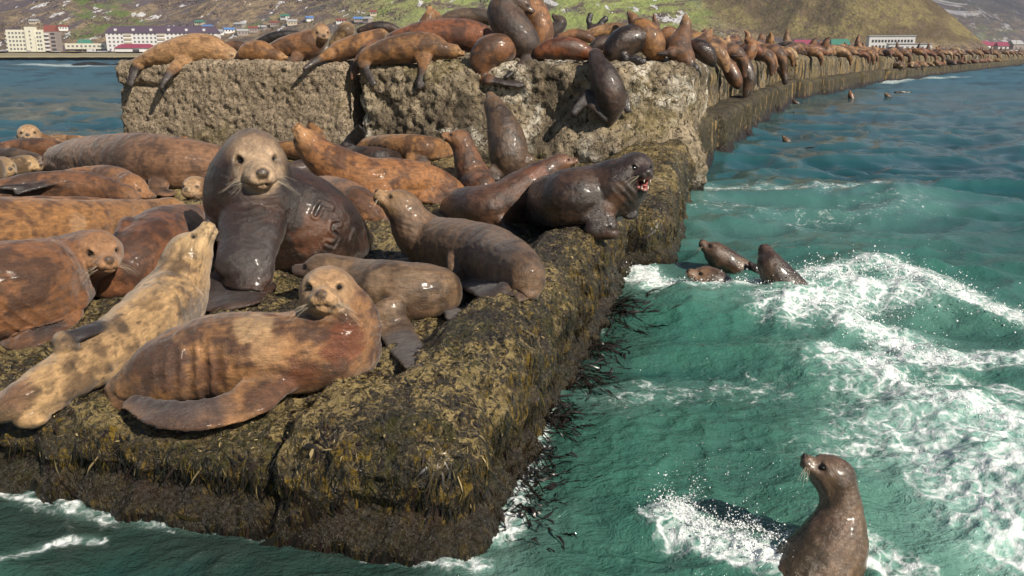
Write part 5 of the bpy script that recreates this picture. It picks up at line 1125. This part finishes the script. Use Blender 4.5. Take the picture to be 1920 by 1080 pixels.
for bi, (s0, L, o, t, vx, zt, v0) in enumerate(SIDE):
    if s0 < 11: continue
    n = int(L * (1.9 if s0 < 62 else 1.7 if s0 < 150 else .9)); hd = math.atan2(t[1], t[0])
    for k in range(n):
        u = rg.uniform(.2, L - .2); v = v0 + .25 + abs(rg.gauss(0, 1.7)); kind = rg.choices((0, 1, 2, 3), (5, .8, 4.4, .25))[0]
        if v > 9: continue
        p = o + u * t + v * vx; crowd(p[0], p[1], zt - .05 + (.22 if v > 1.8 and rg.random() < .4 else 0), rg.uniform(0, 6.28), kind, rg.choices(pals, wt)[0], rg.uniform(.8, 1.15), bi, 'edge of' if v < v0 + 1 else 'amid' if v < v0 + 3 else 'back of', 'crowd of sea lions on the far tiers')
    for k in range(2):
        if rg.random() < .45: continue
        u = rg.uniform(.5, L - .5); p = o + u * t + (v0 + .02) * vx
        crowd(p[0], p[1], zt - .12, hd - math.pi / 2 + rg.uniform(-.3, .3), 4, rg.choices(pals, wt)[0], rg.uniform(.8, 1.1), bi, 'of', 'crowd of sea lions on the far tiers')
if ext_n:
    V = np.concatenate(ext_V); me = mesh_np('sea_lion_crowd', V, np.concatenate(ext_F), True, np.concatenate(ext_C), {'wet': np.full(len(V), .3)})
    tag(link('distant_sea_lion_crowd', me, M_COAT), 'distant mass of sea lions at the far end of the breakwater', kind='stuff')
for bi, (s0, L, o, t, vx, zt, v0) in enumerate(SIDE):            # a few on the far ledge
    if 70 < s0 < 150:
        for k in range(3 if L < 10 else 2):
            u = rg.uniform(.4, L - .4); p = o + u * t + rg.uniform(.15, .4) * vx; kd, pl_ = (0, 1, 2)[k], rg.choice(pals)
            far_one(p[0], p[1], 1.05, rg.uniform(0, 6.28), kd, pl_, rg.uniform(.8, 1.05), f'{CW[pl_]} sea lion {PW[kd]} on the ledge under {ORD[bi]} upper block', 'sea lions on the far ledge')

# dark humps of rock with surf far out on the left
M_ROCK = plain('wet_black_rock', (.022, .022, .024), .35, 2, .3)
for (px, w, lab) in ((172, 9.0, 'low black rock awash in surf far out on the left water'), (243, 7.5, 'low black rock far out beside the pale block corner')):
    c = on_z(px, 122.5); th = np.linspace(0, 2 * math.pi, 25)[:-1]; V = []; F = []
    for i in range(6):
        f_ = math.cos(i / 5 * math.pi / 2); h = math.sin(i / 5 * math.pi / 2)
        for j, a in enumerate(th): V.append((w / 2 * f_ * math.cos(a) * (1 + .18 * math.sin(3 * a + px)), 1.2 * f_ * math.sin(a), -.3 + .85 * h * (1 + .25 * math.sin(2 * a))))
    for i in range(5):
        for j in range(24): F.append((i * 24 + j, i * 24 + (j + 1) % 24, i * 24 + 24 + (j + 1) % 24, i * 24 + 24 + j))
    me = bpy.data.meshes.new('rock'); me.from_pydata(V, [], F); me.polygons.foreach_set('use_smooth', [True] * len(F)); o = link('sea_rock', me, M_ROCK, None, c); tag(o, lab, 'rock')

# red-brown scrap of weed on the near corner
c = on_z(702, 785, .56); mb = MB(); mb.add([(0, 0, .03), (.016, -.015, .0), (.022, -.04, -.05), (.004, -.055, -.10), (-.014, -.04, -.05), (-.010, -.02, 0), (.004, -.03, -.04)], [(0, 1, 6), (1, 2, 6), (2, 3, 6), (3, 4, 6), (4, 5, 6), (5, 0, 6)])
o = mb.obj('weed_scrap', plain('rust_weed', (.22, .06, .018), .4, 30, .3), None, True); o.location = c + np.array((0, -.03, .05)); tag(o, 'rust-coloured scrap of seaweed stuck on the near corner', 'seaweed')

# ------------------------------------------------------------------ town on the far shore
MW = plain('white_wall', (.72, .71, .69), .8, .3, .06); MC = plain('cream_wall', (.70, .68, .55), .8, .3, .06); MGW = plain('grey_wall', (.30, .25, .23), .8, .3, .1)
MPR = plain('plum_roof', (.085, .055, .085), .6, .3, .15); MRR = plain('crimson_roof', (.28, .045, .085), .6, .3, .15); MGL = plain('window_glass', (.17, .17, .19), .2, .5, .2)
MBR = plain('rust_roof', (.22, .06, .04), .6, .3, .15); MBL = plain('blue_roof', (.10, .22, .48), .5, .3, .1); MGN = plain('green_roof', (.05, .20, .14), .6, .3, .1); MGR = plain('grey_sheet', (.38, .38, .38), .6, .3, .15); MDK = plain('dark_gap', (.05, .045, .045), .8, .3, .1); MBG = plain('beige_plaster', (.52, .45, .34), .8, .3, .1)
def place(px, D, z=None):
    x = (px - 960) / FPX * (D * cP); y = D; 
    return x, y, (float(terrain(np.array([x]), np.array([y]))[0]) if z is None else z)
def windows(root, x0, x1, z0, dz, nx_, nzz, w, h, mat=MGL, y=-.06, skip=()):
    me = MB().box(-w / 2, w / 2, -.05, .05, 0, h).mesh('window'); me.materials.append(mat)
    for i in range(nx_):
        if i in skip: continue
        for j in range(nzz):
            o = bpy.data.objects.new('window', me); COL.objects.link(o); o.parent = root; o.location = (x0 + (i + .5) * (x1 - x0) / nx_, y, z0 + j * dz)
D = 640
x, y, z = place(62, D); z = 3.2
r = empty('apartment_building', (x, y, z), .10); Wd = 33.5
MB().box(-Wd / 2, Wd / 2 - 8, 0, 12, 0, 15.6).obj('wall', MC, r); MB().box(-3.5, 3.2, -.9, 4, 0, 17.6).obj('stair_tower', MC, r)
MB().box(Wd / 2 - 8, Wd / 2, 1.2, 11, 0, 14.4).obj('side_wing', MGW, r); MB().gable(Wd / 2 - 9, Wd / 2 - .5, 1.0, 11.4, 14.4, 19.0).obj('roof', MBR, r)
windows(r, -Wd / 2 + 1, -3.8, 1.6, 2.75, 5, 5, 1.3, 1.4, y=-.03); windows(r, 3.6, Wd / 2 - 9.2, 1.6, 2.75, 2, 5, 1.3, 1.4, y=-.03); windows(r, -1.2, .9, 2.8, 2.75, 1, 5, 1.0, 1.2, y=-.93)
for j in range(5):
    MB().box(Wd / 2 - 7.6, Wd / 2 - 4.6, -.2, 1.2, 1.2 + 2.7 * j, 2.2 + 2.7 * j).obj('balcony', MW, r); MB().box(Wd / 2 - 3.4, Wd / 2 - .6, .9, 1.25, 1.4 + 2.7 * j, 2.7 + 2.7 * j).obj('balcony', MDK, r)
    MB().box(-Wd / 2 - .9, -Wd / 2, .3, 3, 1.2 + 2.7 * j, 2.3 + 2.7 * j).obj('balcony', MW, r)
tag(r, 'cream apartment block with a grey side wing near the left shore', 'building')
x, y, z = place(306, D + 10); z = 3.2; Wd = 79
r = empty('apartment_building', (x, y, z), .08); MB().box(-Wd / 2, Wd / 2, 0, 12, 0, 13.6).obj('wall', MW, r)
rf = MB().gable(-Wd / 2 - .6, Wd / 2 + .6, -.7, 12.7, 13.6, 18.6, .04).obj('roof', MPR, r)
for k in range(6): MB().box(-Wd / 2 + 6 + k * 12.6, -Wd / 2 + 7.6 + k * 12.6, .9, 3, 15.0, 16.6).obj('dormer', MW, rf)
windows(r, -Wd / 2 + 1, Wd / 2 - 1, 1.3, 2.7, 26, 5, 1.35, 1.35, y=-.03, skip=(4, 5, 12, 13, 20, 21))
for bx in (4.95, 12.95, 20.95):
    for j in range(5): MB().box(-Wd / 2 + 1 + bx * 2.96 - 2.6, -Wd / 2 + 1 + bx * 2.96 + 2.6, -.8, 0, .8 + 2.7 * j, 1.9 + 2.7 * j).obj('balcony', MBG, r)
tag(r, 'long white apartment block with plum roof behind the blond sea lion', 'building')
x, y, z = place(252, 614); r = empty('shed', (x, y, 2.6), .05); MB().box(-13, 13, 0, 9, 0, 3.4).obj('wall', MW, r); MB().gable(-13.6, 13.6, -.8, 9.8, 3.4, 6.2, .14).obj('roof', MRR, r); MB().box(-1, 3.5, -.06, .02, 0, 2.5).obj('door', MDK, r); tag(r, 'low shed with crimson hipped roof in front of the white apartment block', 'building')
x, y, z = place(165, 655); r = empty('shed', (x, y, 5.5), .05); MB().box(-16, 14, 0, 8, 0, 4.0).obj('wall', MC, r); MB().gable(-8, 2, .5, 7.5, 4.0, 7.0, .1).obj('roof', MGN, r); windows(r, -15, 13, 1.4, 2, 9, 1, 1.6, 1.3, y=-.03); tag(r, 'long low cream building with green roof between the two apartment blocks', 'building')
# right side
x, y, z = place(1670, 395); r = empty('office_building', (x, y, 3.6), -.25); MB().box(-9.5, 9.5, 0, 9, 0, 6.2).obj('wall', MW, r); windows(r, -8.6, 8.8, 3.6, 2, 13, 1, .8, 1.1, MDK, y=-.03); windows(r, -8.6, -1.0, 1.2, 2, 5, 1, .8, 1.1, MDK, y=-.03); MB().box(-9.8, 9.8, -.3, 9.3, 6.2, 6.6).obj('roof', MGR, r); tag(r, 'white two storey building at the foot of the cone hill', 'building')
x, y, z = place(1705, 380); r = empty('shed', (x, y, 3.3), -.25); MB().box(-8.5, 8.5, 0, 6, 0, 3.0).obj('wall', MW, r); MB().box(-8.8, 8.8, -.3, 6.3, 3.0, 3.3).obj('roof', MGR, r); windows(r, -8, 8, 1.2, 1, 8, 1, .9, .8, y=-.03); tag(r, 'low white annex in front of the two storey building', 'building')
for (px, D, w, h, wm, rm, lab) in ((1845, 620, 9, 3.6, MW, MRR, 'white house with crimson roof at the foot of the far mountain'), (1880, 630, 7, 3.2, MW, MRR, 'small white house next to the crimson-roofed one'), (1908, 640, 8, 4.5, MGW, MGR, 'grey house at the right edge below the far mountain'), (1862, 660, 10, 3.4, MBG, MRR, 'beige long house behind the crimson-roofed ones'),
        (1512, 470, 12, 3.4, MBG, MRR, 'pink-roofed shed below the cone hill'), (1575, 480, 9, 3, MGW, MGN, 'green-roofed shed below the cone hill')):
    x, y, z = place(px, D); r = empty('house', (x, y, max(z, 3.2) - .2), rg.uniform(-.2, .2)); MB().box(-w / 2, w / 2, 0, 8, 0, h).obj('wall', wm, r); MB().gable(-w / 2 - .5, w / 2 + .5, -.5, 8.5, h, h + 3, .05).obj('roof', rm, r); windows(r, -w / 2 + .5, w / 2 - .5, 1.3, 2.6, max(2, int(w / 3)), 2 if h > 5 else 1, 1.1, 1.2, MDK, y=-.03); tag(r, lab, 'house')
# little houses scattered up the slope
hs = [(430, 62, MBL, 'blue'), (455, 66, MGR, 'grey'), (475, 60, MBR, 'rust'), (492, 58, MGR, 'grey'), (515, 50, MBR, 'rust'), (535, 36, MGN, 'green'), (548, 48, MGR, 'grey'), (580, 40, MBL, 'blue'), 
      (640, 44, MBR, 'rust'), (672, 40, MBL, 'blue'), (690, 44, MGR, 'grey'), (375, 47, MGN, 'green'), (390, 56, MBL, 'blue'), (412, 66, MGR, 'grey'), (450, 52, MGR, 'grey'), (120, 58, MBR, 'rust'), (65, 45, MGR, 'grey'), (700, 30, MBR, 'rust')]
groups = {}
for k, (px, py, rm, cn) in enumerate(hs):
    e = ray(px, py); best = None
    for D in np.linspace(640, 1050, 160):
        P = EYEP + e * (D / e[1]); tz = float(terrain(np.array([P[0]]), np.array([P[1]]))[0])
        if P[2] < tz: best = (P[0], P[1], tz); break
    if best is None: continue
    w = rg.uniform(4.5, 8); h = rg.uniform(1.8, 2.8); r = empty('house', (best[0], best[1], best[2] - .8), rg.uniform(-.5, .5)); wm = rg.choice((MW, MW, MBG, MGW))
    MB().box(-w / 2, w / 2, -3, 3, 0, h + .6).obj('wall', wm, r); MB().gable(-w / 2 - .4, w / 2 + .4, -3.4, 3.4, h + .6, h + 2.2).obj('roof', rm, r); windows(r, -w / 2 + .4, w / 2 - .4, 1.6, 2, 3, 1, .9, 1.0, MDK, y=-3.03)
    if px == 120: lab = 'rust-roofed cottage on the slope behind the cream apartment block'
    elif px == 65: lab = 'pale cottage on the slope above the cream apartment block'
    elif px == 250: lab = 'blue-roofed cottage high on the slope above the white apartment block'
    else:
        same = sorted(q_[0] for q_ in hs if q_[3] == cn and q_[0] not in (120, 65)); lab = f'{ordn[same.index(px)]} small {cn}-roofed cottage from the left in the hillside hamlet'
    tag(r, lab, 'house', f'{cn}-roofed cottages on the slope')
# vehicles and poles on the shore road
def car(px, D, col, van, lab):
    x, y, z = place(px, D); r = empty('parked_van' if van else 'parked_car', (x, y, z - .05), rg.uniform(-.15, .15)); m = plain('paint_' + lab.split()[0], col, .35, 1, .05); L = 5.6 if van else 4.4; h = 2.3 if van else .85
    MB().box(-L / 2, L / 2, -.9, .9, .35, h).obj('body', m, r)
    if not van: MB().add([(-1.3, -.8, h), (1.5, -.8, h), (1.5, .8, h), (-1.3, .8, h), (-.8, -.7, h + .6), (.9, -.7, h + .6), (.9, .7, h + .6), (-.8, .7, h + .6)], [(4, 5, 6, 7), (0, 1, 5, 4), (1, 2, 6, 5), (2, 3, 7, 6), (3, 0, 4, 7)]).obj('cabin', MGL, r)
    else: MB().box(L / 2 - 1.6, L / 2 - .3, -.93, -.88, 1.3, 2.0).obj('side_window', MGL, r)
    for sx in (-1, 1):
        for sy in (-1, 1): MB().tube((sx * L * .31, sy * .75, .35), (sx * L * .31, sy * .95, .35), .35, .35, 10).obj('wheel', MDK, r)
    tag(r, lab, 'van' if van else 'car', 'vehicles parked along the shore road')
for a in ((172, 622, (.7, .7, .7), True, 'white van parked left of the crimson-roofed shed'), (186, 620, (.72, .72, .72), False, 'white car parked between the van and the shed'), (196, 625, (.6, .62, .64), False, 'silver car parked close to the crimson-roofed shed'), (205, 628, (.06, .06, .08), False, 'dark car parked behind the silver car'),
          (108, 622, (.68, .66, .6), False, 'cream car parked right of the cream apartment block'), (55, 618, (.7, .7, .7), False, 'white car parked before the cream apartment block'), (8, 620, (.08, .08, .1), False, 'dark car at the left end of the shore road'), (135, 630, (.5, .30, .08), False, 'ochre car parked alone between the apartment blocks')): car(*a)
for (px, D, lab) in ((155, 632, 'wooden utility pole between the two apartment blocks'), (70, 616, 'thin pole before the cream apartment block'), (1818, 520, 'tall thin mast near the crimson-roofed houses'), (1903, 560, 'thin mast at the right edge')):
    x, y, z = place(px, D); r = empty('utility_pole', (x, y, z - .3)); MB().tube((0, 0, 0), (0, 0, 11 if px < 1000 else 15), .16, .10, 6).obj('pole', MGW, r); MB().box(-.9, .9, -.05, .05, 9.8, 10).obj('crossarm', MGW, r); tag(r, lab, 'pole')
